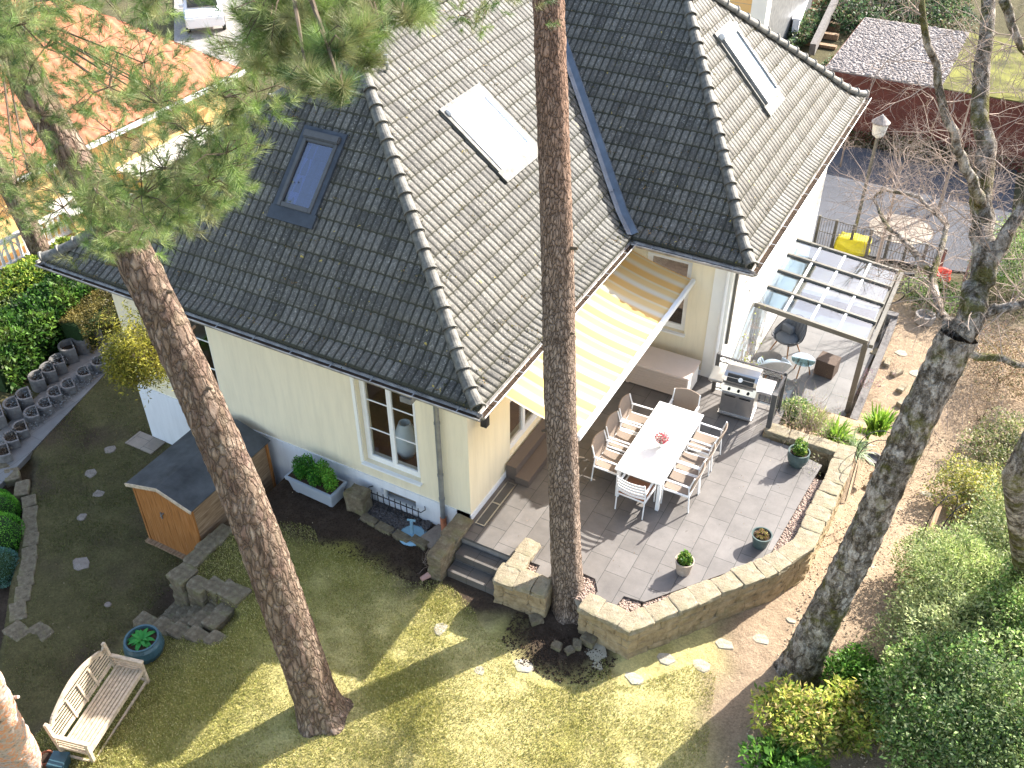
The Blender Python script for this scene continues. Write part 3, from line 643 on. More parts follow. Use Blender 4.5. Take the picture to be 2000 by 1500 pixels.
# ridge caps
def caps(name, pts, step=.37, r=.115):
    pts = [Vector(p) for p in pts]; acc = [0]
    for a, b in zip(pts, pts[1:]): acc.append(acc[-1]+(b-a).length)
    def P(s):
        s = min(max(s, 0), acc[-1]-1e-6); j = max(k for k in range(len(acc)) if acc[k] <= s); j = min(j, len(pts)-2)
        return pts[j].lerp(pts[j+1], (s-acc[j])/(acc[j+1]-acc[j]))
    n = int(acc[-1]/step); mb = MB()
    for k in range(n):
        s0 = acc[-1]*k/n; s1 = acc[-1]*(k+1.10)/n; a, b = P(s0), P(s1); d = (b-a).normalized(); x = d.cross(Vector((0, 0, 1))).normalized(); up = x.cross(d)
        v = []
        for q, (p, rr, lift) in enumerate(((a, r*1.16, .035), (a+d*.03, r*1.16, .035), (a+d*.045, r*1.04, .02), (b, r*.93, .0))):
            for j in range(11):
                t = math.pi*(j/10*1.16-.08); v.append(p+x*math.cos(t)*rr+up*(math.sin(t)*rr+lift-.02))
        for p, rr, lift in ((a, r*1.0, .02),):
            for j in range(11):
                t = math.pi*(j/10*1.16-.08); v.append(p+x*math.cos(t)*rr+up*(math.sin(t)*rr+lift-.02))
        fs = [(i*11+j, (i+1)*11+j, (i+1)*11+j+1, i*11+j+1) for i in range(3) for j in range(10)]+[(44+j, j, j+1, 44+j+1) for j in range(10)]
        mb.add(v, fs)
    return mb.obj(name, 'cap', H)
TT = [0, .04, .08, .14, .2, .4, .6, .8, 1]
caps('hip_cap', [(XE1-DM*t, YE0+DF*t, zp(t)+.05) for t in TT])
caps('hip_cap', [(XE0+5.01*t, YE0+DF*t, zp(t)+.05) for t in TT])
caps('hip_cap', [(XV-DWx*t, YV+DWg*t, zp(t)+.05) for t in TT])
caps('hip_cap', [(XV-DWx*t, YE1-DWg*t, zp(t)+.05) for t in TT])
caps('ridge_cap', [(-4.41, YE0+DF, 7.15), (-4.41, 10.7, 7.15)]); caps('ridge_cap', [(XV-DWx, 10.7, 7.15), (-4.41, 10.7, 7.15)])
def moss(n):
    P = []
    for _ in range(n):
        f_ = rg.random(); t = rg.random()**1.5
        if f_ < .35: x, y, z = XE1-DM*t, rg.uniform(YE0+DF*t, 6.2+4.9*t), zp(t)
        elif f_ < .6: y = YE0+DF*t; x, z = rg.uniform(XE0+5*t+.2, XE1-5*t-.1), zp(t)
        elif f_ < .85: y = YV+DWg*t; x, z = rg.uniform(XE1-5*t+.2, XV-DWx*t-.1), zp(t)
        else: x = XV-DWx*t; y, z = rg.uniform(YV+DWg*t, YE1-DWg*t), zp(t)
        for _ in range(rg.randint(4, 14)): P.append((x+rg.gauss(0, .05), y+rg.gauss(0, .05), z+.05+rg.uniform(0, .02)))
    leaves('moss', np.array(P), .032, [(.07, .075, .015), (.12, .11, .025), (.04, .04, .015), (.2, .13, .06)], H, up=1, aspect=.8)
moss(420)
P = [(XE1-.1-5.0*t+rg.gauss(0, .04), YV+4.98*t+rg.gauss(0, .04), zp(t)+.14) for t in [rg.random()**2 for _ in range(160)]]
leaves('needle_litter', np.array(P), .05, [(.2, .11, .05), (.12, .07, .04)], H, up=2, aspect=.12)
# lead valley
mb = MB(); v = []
for t in np.linspace(0, 1, 12):
    c = Vector((XE1-5.0*t, YV+4.98*t, zp(t)+.10)); s = .13
    v += [c+Vector((-.07, -.10, .035)), c+Vector((.0, .0, -.01)), c+Vector((.10, .06, .045)), c+Vector((.13, .09, .0))]
mb.add(v, [(i*4+j, i*4+j+1, (i+1)*4+j+1, (i+1)*4+j) for i in range(11) for j in range(3)]); mb.obj('valley_flashing', 'lead', H)
# gutters
def gutter(name, a, b, out, debris=False):
    a, b, out = Vector(a), Vector(b), Vector(out); v = []; r = .075
    for p in (a, b):
        for j in range(11):
            t = math.pi+math.pi*j/10; v.append(p+out*(r*math.cos(t))+Vector((0, 0, r*math.sin(t))))
        for j in range(10, -1, -1):
            t = math.pi+math.pi*j/10; v.append(p+out*((r+.008)*math.cos(t))+Vector((0, 0, (r+.008)*math.sin(t)-.0)))
    n = 22; mb = MB().add(v, [(j, (j+1) % n, n+(j+1) % n, n+j) for j in range(n)])
    mb.tube([a+out*(r+.006)+Vector((0, 0, .004)), b+out*(r+.006)+Vector((0, 0, .004))], .012, 8)
    for p in (a, b): mb.add([p+out*(r*math.cos(math.pi+math.pi*j/10))+Vector((0, 0, r*math.sin(math.pi+math.pi*j/10))) for j in range(11)], [tuple(range(11))])
    g_ = mb.obj(name, 'gutter', H)
    n = int((b-a).length/.8); br = MB()
    for i in range(n):
        p = a.lerp(b, (i+.5)/n); br.bar(p-out*r+Vector((0, 0, .006)), p+out*(r+.01)+Vector((0, 0, .006)), .02, .004)
    br.obj('bracket', 'zinc', g_)
    mk = MB(); mk.bar(a+Vector((0, 0, -.05)), b+Vector((0, 0, -.05)), .10, .012); mk.obj('gutter_shade_strip', 'soil', g_)  # dark strip added to stand in for the shade inside the gutter
    if debris:
        k = int((b-a).length*55); c = np.array([a+(b-a)*rg.random()+out*rg.uniform(-.05, .05)+Vector((0, 0, rg.uniform(-.065, -.03))) for _ in range(k)])
        leaves('leaf_litter', c, .035, [(.22, .13, .07), (.12, .08, .05), (.3, .2, .12)], g_)
    return g_
zg = 3.26
gutter('gutter', (XE0-.06, YE0-.07, zg), (XE1+.08, YE0-.07, zg), (0, -1, 0))
gutter('gutter', (XE1+.07, YE0-.06, zg), (XE1+.07, YV-.08, zg), (1, 0, 0), True)
gutter('gutter', (XE1+.06, YV-.07, zg), (XV+.08, YV-.07, zg), (0, -1, 0))
gutter('gutter', (XV+.07, YV-.06, zg), (XV+.07, YE1+.1, zg), (1, 0, 0), True)
gutter('gutter', (XE0-.07, YE0-.06, zg), (XE0-.07, YE1, zg), (-1, 0, 0))
mb = MB()   # eaves boarding
mb.box(XE0, XE1, YE0+.02, 0, 3.12, 3.2); mb.box(0, XE1-.02, .0, YW, 3.12, 3.2); mb.box(XE1, XV-.02, YV+.02, YW, 3.12, 3.2); mb.box(XW, XV-.02, YW, YE1, 3.12, 3.2); mb.box(XE0, XL, 0, YE1, 3.12, 3.2); mb.box(XL, 0, 0, YB, 3.121, 3.18); mb.box(0.001, XW, YW, YB, 3.121, 3.18)
mb.obj('eaves_board', 'white', H)
# downpipe at the corner
mb = MB(); mb.tube([(-.72, YE0-.07, 3.2), (-.72, YE0-.02, 3.06), (-.68, -.36, 2.98), (-.63, -.16, 2.93), (-.58, -.10, 2.86), (-.56, -.10, 2.7), (-.56, -.10, -.12)], .05, 14)
for z in (2.2, .95, .35): mb.tube([(-.56, -.10, z), (-.56, -.10, z+.04)], .06, 14)
mb.box(-.83, -.61, YE0-.15, YE0+.01, 3.07, 3.18); dp = mb.obj('downpipe', 'zinc', H, smooth=False)
MB().tube([(-.56, -.10, -.13), (-.56, -.10, -.26), (-.50, -.17, -.40), (-.44, -.3, -.5)], .062, 12).obj('drain_elbow', 'terracotta', dp)
mb = MB().tube([(2.58, YW-.1, 3.15), (2.58, YW-.1, .0)], .04, 12); mb.obj('downpipe', 'white', H)
# snow catcher / vent on the light slope
mb = MB(); p = Vector((-3.9, 3.9, 6.78)); mb.tube([p, p+Vector((0, 0, .16))], .05, 10); mb.tube([p+Vector((.1, -.1, -.08)), p+Vector((.1, -.1, .06))], .035, 10); mb.obj('roof_vent', 'zinc', H)

# roof windows
def roof_window(c, du, din, w, h, slope, mats, glassmat, cover=None, hood=.09, name='roof_window'):
    c, du, din = Vector(c), Vector(du), Vector(din); up = (din+Vector((0, 0, slope))).normalized(); nn = du.cross(up).normalized()
    if nn.z < 0: nn = -nn
    def bx(mb, u0, u1, v0, v1, n0, n1): return mb.hexa([c+du*u+up*v+nn*k for k in (n0, n1) for (u, v) in ((u0, v0), (u1, v0), (u1, v1), (u0, v1))])
    f = MB(); t = .075
    bx(f, -w/2, -w/2+t, -h/2, h/2, -.08, hood); bx(f, w/2-t, w/2, -h/2, h/2, -.08, hood); bx(f, -w/2+t, w/2-t, -h/2, -h/2+t*1.2, -.08, hood-.01); bx(f, -w/2+t, w/2-t, h/2-t, h/2, -.08, hood)
    r = f.obj(name, mats[0], H, bevel=.006)
    g_ = MB(); bx(g_, -w/2+t, w/2-t, -h/2+t, h/2-t, hood-.05, hood-.045); g_.obj('pane', glassmat, r)
    b = MB(); bx(b, -w/2+t, w/2-t, -h/2+t, h/2-t, -.06, -.05); b.obj('blind', 'navy' if not cover else 'white', r)
    k = MB(); bx(k, -w/2-.02, w/2+.02, h/2-.02, h/2+.13, -.05, hood+.05); k.obj('top_cover', mats[1], r, bevel=.02)
    a = MB(); bx(a, -w/2-.13, w/2+.13, -h/2-.26, -h/2, .012, .062); bx(a, -w/2-.1, -w/2, -h/2, h/2+.13, .0, .068); bx(a, w/2, w/2+.1, -h/2, h/2+.13, .0, .068); bx(a, -w/2-.1, w/2+.1, h/2+.13, h/2+.22, .0, .066); a.obj('flashing', mats[2], r)
    return r, bx
sm1 = 3.12/.8/DM; sf1 = 3.12/.8/DF; sw1 = 3.12/.8/DWx
def onroof(px, py, n, axis):   # pixel -> point on a slope
    d = ray(px, py); best = None
    for t in np.linspace(6, 40, 6800):
        q = CAM+d*t; e = abs(q[2]-zp({'f': (q[1]-YE0)/DF, 'm': (XE1-q[0])/DM, 'w': (XV-q[0])/DWx}[axis]))
        if best is None or e < best[0]: best = (e, q)
    return Vector(best[1])
def fitwin(ps, axis):
    P = [onroof(*p, None, axis) for p in ps]; c = sum(P, Vector())/4; w_ = ((P[1]-P[0]).length+(P[2]-P[3]).length)/2; h_ = ((P[3]-P[0]).length+(P[2]-P[1]).length)/2
    return c, w_, h_
c, w_, h_ = fitwin([(597, 270), (664, 290), (610, 426), (549, 404)], 'f'); r1, bx = roof_window(c+Vector((0, 0, .03)), (1, 0, 0), (0, 1, 0), w_, h_, sf1, ('darkmetal', 'darkmetal', 'leaddark'), 'roofglass')
b = MB(); bx(b, -.26, -.06, -h_/2+.1, h_/2-.1, .0, .01); b.obj('inner_blind', 'ltcush', r1)
c, w_, h_ = fitwin([(880, 232), (945, 185), (1036, 290), (973, 340)], 'm'); roof_window(c+Vector((0, 0, .03)), (0, 1, 0), (-1, 0, 0), w_, h_, sm1, ('white_metal', 'white_metal', 'cap'), 'white_metal', cover=1)  # opaque white pane stands in for the bright sky reflection
c, w_, h_ = fitwin([(1413, 82), (1441, 56), (1505, 190), (1484, 213)], 'w'); roof_window(c+Vector((0, 0, .03)), (0, 1, 0), (-1, 0, 0), w_, h_, sw1, ('zinc', 'white_metal', 'cap'), 'skypane', cover=1, hood=.13)

# awning ------------------------------------------------------------
A = thing('awning', 'yellow and white striped awning stretched over the dining terrace', 'awning', (0, 0, 0))
a0, a1, ax0, ax1, az0, az1 = .55, 6.2, .06, 1.84, 2.88, 2.42
V = []; nu, nv = 40, 60
for i in range(nu+1):
    for j in range(nv+1):
        s, t = i/nu, j/nv; sag = -.07*math.sin(math.pi*s)*(.7+.3*math.sin(t*math.pi)); V.append((ax0+(ax1-ax0)*s, a0+(a1-a0)*t, az0+(az1-az0)*s+sag+.006*math.sin(t*60)))
Fq = [(i*(nv+1)+j, i*(nv+1)+j+1, (i+1)*(nv+1)+j+1, (i+1)*(nv+1)+j) for i in range(nu) for j in range(nv)]
npobj('fabric', V, Fq, 'awning', A, smooth=True)
f = MB(); f.box(ax1-.02, ax1+.07, a0-.03, a1+.03, az1-.10, az1+.02); f.obj('front_rail', 'white_metal', A, bevel=.015)
f = MB(); f.box(.0, .12, a0-.05, a1-.02, az0-.06, az0+.08); f.obj('cassette', 'white_metal', A, bevel=.02)
for yy in (1.3, 5.3):
    f = MB(); m_ = Vector((.95, yy+(.6 if yy < 3 else -.6), 2.55)); f.bar((.1, yy, az0-.12), m_, .05); f.bar(m_, (ax1, yy, az1-.06), .045); f.obj('folding_arm', 'white_metal', A)

# ------------------------------------------------------------------ terrace
tx, ty = 2.37, -.63
PP = [(0.034, -.46), (1.1, -.46), (1.32, -.42), (1.66, -.40), (1.68, -.72), (2.0, -.78), (2.12, -.36), (2.3, -.2), (2.66, -.22), (2.82, -.46), (2.8, -.62), (3.22, -.62), (3.26, -.34), (3.5, -.31), (3.62, -.29), (5.2, 1.68), (5.40, 4.2), (5.44, 4.6), (4.9, 4.72), (4.9, 4.86), (4.08, 4.86), (4.08, 5.1), (4.3, 5.1), (4.3, 5.95), (XW+.03, 5.95), (XW+.03, YW-.03), (.03, YW-.03)]
mb = MB().prism(PP, -.05, 0); tag(mb.obj('terrace', 'patio'), kind='structure')
mb = MB().prism([(.04, -.44), (1.1, -.44), (1.3, -.35), (2.05, -.3), (2.1, 0), (2.9, 0), (3.0, -.3), (3.6, -.25), (5.18, 1.7), (5.38, 4.6), (4.28, 4.8), (4.28, 5.93), (XW+.03, 5.93), (XW+.03, YW-.03), (.04, YW-.03)], -1.75, -.055)
tag(mb.obj('terrace_base', 'concrete'), kind='structure')
def inpoly(x, y, poly):
    c = False; n = len(poly)
    for i in range(n):
        x0, y0 = poly[i]; x1, y1 = poly[i-1]
        if (y0 > y) != (y1 > y) and x < (x1-x0)*(y-y0)/(y1-y0)+x0: c = not c
    return c
def pebbles(name, polys, z, n, size, mat, label, layers=.03, parent=None):
    ico = bmesh.new(); bmesh.ops.create_icosphere(ico, subdivisions=1, radius=1); ico.verts.ensure_lookup_table()
    bv = np.array([v.co for v in ico.verts]); bf = np.array([[v.index for v in f.verts] for f in ico.faces]); ico.free()
    pts = []; ar = [abs(sum(p[i-1][0]*p[i][1]-p[i][0]*p[i-1][1] for i in range(len(p))))/2 for p in polys]
    for p, a_ in zip(polys, ar):
        k = int(n*a_/sum(ar)); xs_ = [q[0] for q in p]; ys_ = [q[1] for q in p]; c = 0
        while c < k:
            x, y = rg.uniform(min(xs_), max(xs_)), rg.uniform(min(ys_), max(ys_))
            if inpoly(x, y, p): pts.append((x, y, (z if not callable(z) else z(x, y))+rg.uniform(0, layers))); c += 1
    P = np.array(pts); N = len(P); sc = size*rng.uniform(.55, 1.3, (N, 1, 1))*rng.uniform(.6, 1.2, (N, 1, 3))
    V = bv[None]*sc*(1+rng.normal(0, .12, (N, len(bv), 1))); a_ = rng.uniform(0, 6.28, N); ca, sa = np.cos(a_), np.sin(a_)
    V = np.stack([V[..., 0]*ca[:, None]-V[..., 1]*sa[:, None], V[..., 0]*sa[:, None]+V[..., 1]*ca[:, None], V[..., 2]*.7], -1)+P[:, None]
    Fq = (bf[None]+(np.arange(N)*len(bv))[:, None, None]).reshape(-1, 3)
    o = npobj(name, V.reshape(-1, 3), Fq, mat, parent)
    if parent is None: tag(o, label, 'gravel', kind='stuff')
    return o
GP = [[(3.62, -.29), (5.2, 1.68), (5.40, 4.2), (5.66, 4.2), (5.5, 1.55), (3.72, -.66)], [(3.24, -.62), (3.26, -.34), (3.56, -.32), (3.64, -.62)], [(2.3, -.2), (2.66, -.22), (2.82, -.46), (2.8, -.75), (2.1, -.75), (2.12, -.36)], [(1.32, -.42), (1.66, -.40), (1.68, -.76), (1.34, -.78)]]
pebbles('pebble_strip', GP, -.07, 8500, .024, 'gravel', 'pinkish brown pebbles filling the strip between terrace slabs and stone wall')
mb = MB()
for p in GP: mb.prism(p, -.35, -.075)
tag(mb.obj('gravel_bed', 'concrete'), kind='structure')
# terrace steps down to the lawn
S = thing('garden_steps', 'dark stone steps from the terrace down to the lawn', 'steps', (.56, -.9, -.6))
for (y0, y1, z) in ((-.75, -.463, -.17), (-1.04, -.753, -.34)):
    f = MB(); f.box(-.48, .53, y0+.9, y1+.9, z+.6-.165, z+.6); f.obj('step', 'patio', S, bevel=.004)
f = MB(); f.box(-.48, .53, -.12, .43, -.3, .255); f.obj('step_core', 'concrete', S)
# natural stone walls
def stone_wall(label, line, top, th, base, cope_h=.11, seed=0, side=1, stone_l=.42, mat='sandstone', cmat='copestone', off=.02):
    """line: outer edge polyline; wall thickness th to the left side of travel direction"""
    o = thing('stone_wall', label, 'wall', (line[0][0], line[0][1], base)); P = [Vector((p[0], p[1], 0)) for p in line]
    org = Vector((line[0][0], line[0][1], base)); body = MB(); k = seed; cope = []
    for i in range(len(P)-1):
        a, b = P[i], P[i+1]; d = (b-a).normalized(); nrm = Vector((-d.y, d.x, 0))*side; L = (b-a).length
        rows = max(2, int(round((top-cope_h-base)/.17)))
        for r in range(rows):
            s = -.02-rg.random()*.12; h = (top-cope_h-base)/rows
            while s < L:
                l = rg.uniform(.22, .48); e = min(s+l, L+.02)
                if e-max(s, 0) > .06:
                    m_ = a+d*((max(s, 0)+e)/2)+nrm*(th*.5); k += 1
                    bm_ = MB().rock((0, 0, 0), (e-max(s, 0)+.004, th*rg.uniform(.93, 1.03), h+.004), k, 3, .13)
                    R = Matrix.Rotation(math.atan2(d.y, d.x), 3, 'Z')
                    body.add([R @ Vector(v)+m_-org+Vector((0, 0, base+h*(r+.5))) for v in bm_.v], bm_.f)
                s = e
        s = 0
        while s < L-.05:
            l = rg.uniform(.8, 1.2)*stone_l; e = s+l if s+l < L-.2 else L
            cope.append((a, d, nrm, s, e)); s = e
    body.obj('wall_body', mat, o)
    for (a, d, nrm, s, e) in cope:
        k += 1; m_ = a+d*((s+e)/2)+nrm*(th*.5); R = math.atan2(d.y, d.x)
        c = MB().rock((0, 0, 0), (e-s-.004, th+.03+rg.uniform(-.03, .05), cope_h*1.05), k, 4, .15, rz=R)
        c.obj('coping_stone', cmat, o, loc=tuple(m_-org+Vector((0, 0, top-cope_h/2+rg.uniform(-.008, .008)))))
    return o
stone_wall('curved sandstone retaining wall with pale coping round the terrace corner', [(2.70, -1.0), (3.68, -1.08), (4.75, .42), (5.45, 1.35), (5.86, 2.2), (5.95, 4.4), (5.93, 5.3)], .12, .34, -1.05, seed=10)
stone_wall('short sandstone wall between garden steps and the tall straight pine', [(1.12, -1.16), (2.08, -1.06)], .12, .40, -.95, seed=300, stone_l=.36)
stone_wall('low coping of rough stones behind the terrace bed below the railing', [(4.12, 4.95), (5.6, 4.95)], .14, .3, -.5, seed=400)
stone_wall('narrow column of pale stones beside the right end of the garden steps', [(1.47, -.78), (1.47, -.02)], .12, .3, -.6, seed=500, stone_l=.4)
stone_wall('mossy stone cheek wall at the left of the garden steps', [(.07, -1.22), (.07, -.1)], .12, .28, -.7, seed=600, stone_l=.5, mat='mossstone', cmat='mossstone')
# slot drain
f = MB(); x0, x1, y0, y1 = .12, .32, -.06, 1.21
for (a_, b_, c_, d_) in ((x0, x0+.02, y0, y1), (x1-.02, x1, y0, y1), (x0+.02, x1-.02, y0, y0+.02), (x0+.02, x1-.02, y1-.02, y1), (x0+.02, x1-.02, .56, .59)): f.box(a_, b_, c_, d_, .001, .022)
o = f.obj('floor_drain', 'steel'); tag(o, 'long white framed slot drain in the slabs beside the house wall', 'drain')
MB().box(x0+.02, x1-.02, y0+.02, y1-.02, .001, .008).obj('drain_cover', 'darkmetal', o)
# railing
R_ = thing('railing', 'black wrought iron railing at the back edge of the terrace', 'railing', (2.7, 5.9, 0))
def rail(a, b, posts):
    a, b = Vector(a), Vector(b); L = (b-a).length; f = MB(); f.bar(a+Vector((0, 0, .95)), b+Vector((0, 0, .95)), .045, .02); f.bar(a+Vector((0, 0, .80)), b+Vector((0, 0, .80)), .02); f.bar(a+Vector((0, 0, .1)), b+Vector((0, 0, .1)), .02)
    n = int(L/.11)
    for i in range(1, n):
        p = a.lerp(b, i/n); f.bar(p+Vector((0, 0, .1)), p+Vector((0, 0, .80)), .011)
    m_ = int(L/.17)
    for i in range(m_):
        p, q = a.lerp(b, i/m_), a.lerp(b, (i+1)/m_); f.bar(p+Vector((0, 0, .81)), q+Vector((0, 0, .94)), .009); f.bar(p+Vector((0, 0, .94)), q+Vector((0, 0, .81)), .009)
    f.obj('rail_panel', 'iron', R_)
rail((0.05, 0, 0), (1.48, 0, 0), 0); rail((1.48, 0, 0), (1.48, -.78, 0), 0)
for p, w_, h_ in (((.02, 0, 0), .08, 1.0), ((1.48, 0, 0), .06, 1.0), ((1.48, -.8, 0), .1, .99)):
    MB().box(p[0]-w_/2, p[0]+w_/2, p[1]-w_/2, p[1]+w_/2, 0.001, h_).obj('post', 'darkmetal', R_, bevel=.004)

# ------------------------------------------------------------------ dining set
T = thing('dining_table', 'long white dining table on the terrace', 'table', (2.58, 2.94, 0))
MB().box(-.475, .475, -1.15, 1.15, .715, .75).obj('tabletop', 'white', T, bevel=.006)
f = MB(); f.box(-.41, .41, -1.08, -1.04, .65, .714); f.box(-.41, .41, 1.04, 1.08, .65, .714); f.box(-.43, -.39, -1.04, 1.04, .65, .714); f.box(.39, .43, -1.04, 1.04, .65, .714); f.obj('apron', 'white_metal', T)
for sx in (-1, 1):
    for sy in (-1, 1): MB().box(sx*.41-.035, sx*.41+.035, sy*1.06-.035, sy*1.06+.035, 0.001, .649).obj('leg', 'white_metal', T, bevel=.005)
def chair(label, slat=False):
    """faces +Y"""
    t = thing('garden_chair', label, 'chair', group='white garden chairs round the dining table')
    w_ = .28
    for s in (-1, 1):
        f = MB(); f.tube([(s*w_, -.30, 0.002), (s*w_, -.27, .42), (s*w_, -.25, .60), (s*(w_-.01), -.33, .88)], .014, 6); f.obj('rear_leg', 'white_metal', t)
        f = MB(); f.tube([(s*w_, .25, 0.002), (s*w_, .24, .63)], .014, 6); f.obj('front_leg', 'white_metal', t)
        f = MB(); f.bar((s*w_, .28, .645), (s*w_, -.28, .635), .045, .022); f.obj('armrest', 'white_metal', t, bevel=.006)
    f = MB(); f.bar((-w_, .22, .40), (w_, .22, .40), .03); f.bar((-w_, -.26, .40), (w_, -.26, .40), .03); f.bar((-w_, .22, .40), (-w_, -.26, .40), .03); f.bar((w_, .22, .40), (w_, -.26, .40), .03)
    f.obj('seat_frame', 'white_metal', t)
    V = [];
    for i in range(9):
        for j in range(9): V.append((-.255+.51*i/8, .24-.5*j/8, .435-.02*math.sin(math.pi*j/8)-.012*math.sin(math.pi*i/8)))
    for i in range(9):
        for j in range(9): V.append((-.255+.51*i/8, .24-.5*j/8, .41-.02*math.sin(math.pi*j/8)))
    fs = [(i*9+j, (i+1)*9+j, (i+1)*9+j+1, i*9+j+1) for i in range(8) for j in range(8)]; fs += [tuple(81+q for q in reversed(ff)) for ff in fs]
    for i in range(8): fs += [(i, 81+i, 82+i, i+1), (72+i, 73+i, 154+i, 153+i), (i*9, (i+1)*9, 81+(i+1)*9, 81+i*9), (i*9+8, 81+i*9+8, 81+(i+1)*9+8, (i+1)*9+8)]
    MB().add(V, fs).obj('seat', 'brownseat' if slat else 'taupe', t)
    f = MB()
    if slat:
        for k in range(5):
            z = .50+k*.085; y = -.255-.075*(z-.5)/.38; pts = [Vector((-w_+2*w_*i/8, y-.045*math.sin(math.pi*i/8), z)) for i in range(9)]
            for p, q in zip(pts, pts[1:]): f.bar(p, q, .012, .042)
        f.obj('backrest', 'white_metal', t)
    else:
        V = []
        for side in (0, 1):
            for i in range(11):
                for k in range(9):
                    z = .45+.43*k/8; u = i/10; x = -.26+.52*u; y = -.245-.09*k/8-.05*math.sin(math.pi*u)*(.4+.6*k/8)-side*.022; zz = z+.025*math.sin(math.pi*u)*(k/8)
                    V.append((x, y, zz))
        fs = [(i*9+j, i*9+j+1, (i+1)*9+j+1, (i+1)*9+j) for i in range(10) for j in range(8)]; o2 = 99; fs += [tuple(o2+q for q in reversed(ff)) for ff in fs]
        for i in range(10): fs += [(i*9, (i+1)*9, o2+(i+1)*9, o2+i*9), (i*9+8, o2+i*9+8, o2+(i+1)*9+8, (i+1)*9+8)]
        for j in range(8): fs += [(j, o2+j, o2+j+1, j+1), (90+j, 91+j, o2+91+j, o2+90+j)]
        f.add(V, fs); f.obj('backrest', 'taupe', t)
    return t
def copy_tree(o, parent=None):
    c = o.copy(); COL.objects.link(c); c.parent = parent
    for ch in list(o.children): copy_tree(ch, c)
    return c
ch0 = chair('white armed chair with taupe sling, house side of the table, nearest the steps')
L_ = ['white armed chair with taupe sling, house side of the table, middle one of three', 'white armed chair with taupe sling, house side of the table, nearest the storage box',
      'white armed chair with taupe sling, garden side of the table, nearest the lawn', 'white armed chair with taupe sling, garden side of the table, middle one of three',
      'white armed chair with taupe sling, garden side of the table, nearest the grill', 'taupe backed chair at the far head of the table by the storage box']
pl = [(1.86, 2.30, -90), (1.86, 2.96, -90), (1.86, 3.60, -90), (3.24, 2.36, 90), (3.24, 2.96, 90), (3.24, 3.66, 90), (2.56, 4.14, 180)]
for i, (x, y, a_) in enumerate(pl):
    c = ch0 if i == 0 else copy_tree(ch0); c.location = (x, y, 0); c.rotation_euler = (0, 0, rad(a_+rg.uniform(-2, 2)))
    if i: c['label'] = L_[i-1]
c = chair('white slat backed chair with brown seat at the near head of the table', True); c.location = (2.57, 1.82, 0); c.rotation_euler = (0, 0, rad(-2))
# posy on the table
P_ = at(1291, 872, .75); o = thing('flower_vase', 'small white vase of pink flowers in the middle of the white table', 'vase', P_)
MB().lathe([(.028, 0.001), (.04, .02), (.045, .07), (.052, .10), (.046, .10), (.04, .06)], 18).obj('vase', 'white', o, smooth=True)
p, _ = ellip(500, (0, 0, .19), (.10, .10, .07)); leaves('foliage', p, .035, [(.05, .12, .02), (.10, .2, .04)], o)
p, d = ellip(420, (0, 0, .215), (.125, .125, .09), .85); p = p[p[:, 2] > .17]; leaves('blossom', p, .04, [(.75, .18, .24), (.75, .55, .5), (.8, .72, .68), (.6, .1, .15)], o, aspect=.9)

# storage box
o = thing('storage_box', 'long beige ribbed garden storage box against the back wall', 'storage box', (1.60, 5.62, 0))
f = MB(); f.box(-.70, .70, -.36, .36, .03, .53)
for i in range(7): f.box(-.66, .66, -.372, -.36, .06+i*.065, .105+i*.065)
f.obj('body', 'beigebox', o, bevel=.008)
f = MB(); f.box(-.73, .73, -.40, .39, .535, .60); f.obj('lid', 'beigebox', o, bevel=.015)
for sx in (-1, 1):
    for sy in (-1, 1): MB().box(sx*.66-.03, sx*.66+.03, sy*.32-.03, sy*.32+.03, 0.001, .03).obj('foot', 'beigebox', o)
MB().box(.702, .712, -.34, .34, .05, .5).obj('end_panel', 'white', o)

# gas grill
o = thing('gas_grill', 'stainless steel gas grill with side shelves in front of the railing', 'grill', (3.41, 5.44, 0), rad(3))
f = MB(); f.box(-.34, .34, -.25, .25, .08, .66); f.obj('cabinet', 'steel', o, bevel=.006)
for s in (-1, 1):
    d_ = MB().box(min(0.004*s, .325*s), max(.004*s, .325*s), -.272, -.252, .12, .62).obj('door', 'steel', o, bevel=.004)
    MB().bar((s*.04, -.29, .57), (s*.27, -.29, .57), .016).obj('handle', 'black', d_)
f = MB(); f.hexa([(-.36, -.30, .68), (.36, -.30, .68), (.36, .25, .68), (-.36, .25, .68), (-.36, -.24, .84), (.36, -.24, .84), (.36, .25, .84), (-.36, .25, .84)]); f.obj('control_panel', 'steel', o, bevel=.006)
for k in range(3):
    MB().tube([(-.2+k*.2, -.272, .755), (-.2+k*.2, -.315, .74)], .027, 14).obj('knob', 'black', o)
prof = [(-.27, .85), (-.285, .93), (-.26, 1.03), (-.17, 1.12), (-.02, 1.17), (.14, 1.15), (.24, 1.05), (.26, .85)]
f = MB(); f.add([(-.35, y, z) for y, z in prof]+[(.35, y, z) for y, z in prof], [tuple(range(7, -1, -1)), tuple(range(8, 16))]+[(i, i+8, (i+1) % 8+8, (i+1) % 8)[::-1] for i in range(8)]); hd = f.obj('hood', 'steel', o, bevel=.012)
f = MB(); f.add([(-.28, -.302, .945), (.28, -.302, .945), (.28, -.228, 1.09), (-.28, -.228, 1.09), (-.28, -.262, .945), (.28, -.262, .945), (.28, -.18, 1.09), (-.28, -.18, 1.09)], [(0, 1, 2, 3), (0, 4, 5, 1), (1, 5, 6, 2), (2, 6, 7, 3), (3, 7, 4, 0)]); f.obj('hood_panel', 'black', hd)
MB().tube([(0, -.255, 1.015), (0, -.292, 1.035)], .046, 20).obj('thermometer', 'white_metal', hd)
MB().bar((-.30, -.34, .885), (.30, -.34, .885), .026).obj('hood_handle', 'steel', hd)
for s in (-1, 1):
    f = MB(); f.box(min(s*.365, s*.66), max(s*.365, s*.66), -.27, .24, .80, .86); f.obj('side_shelf', 'steel', o, bevel=.012)
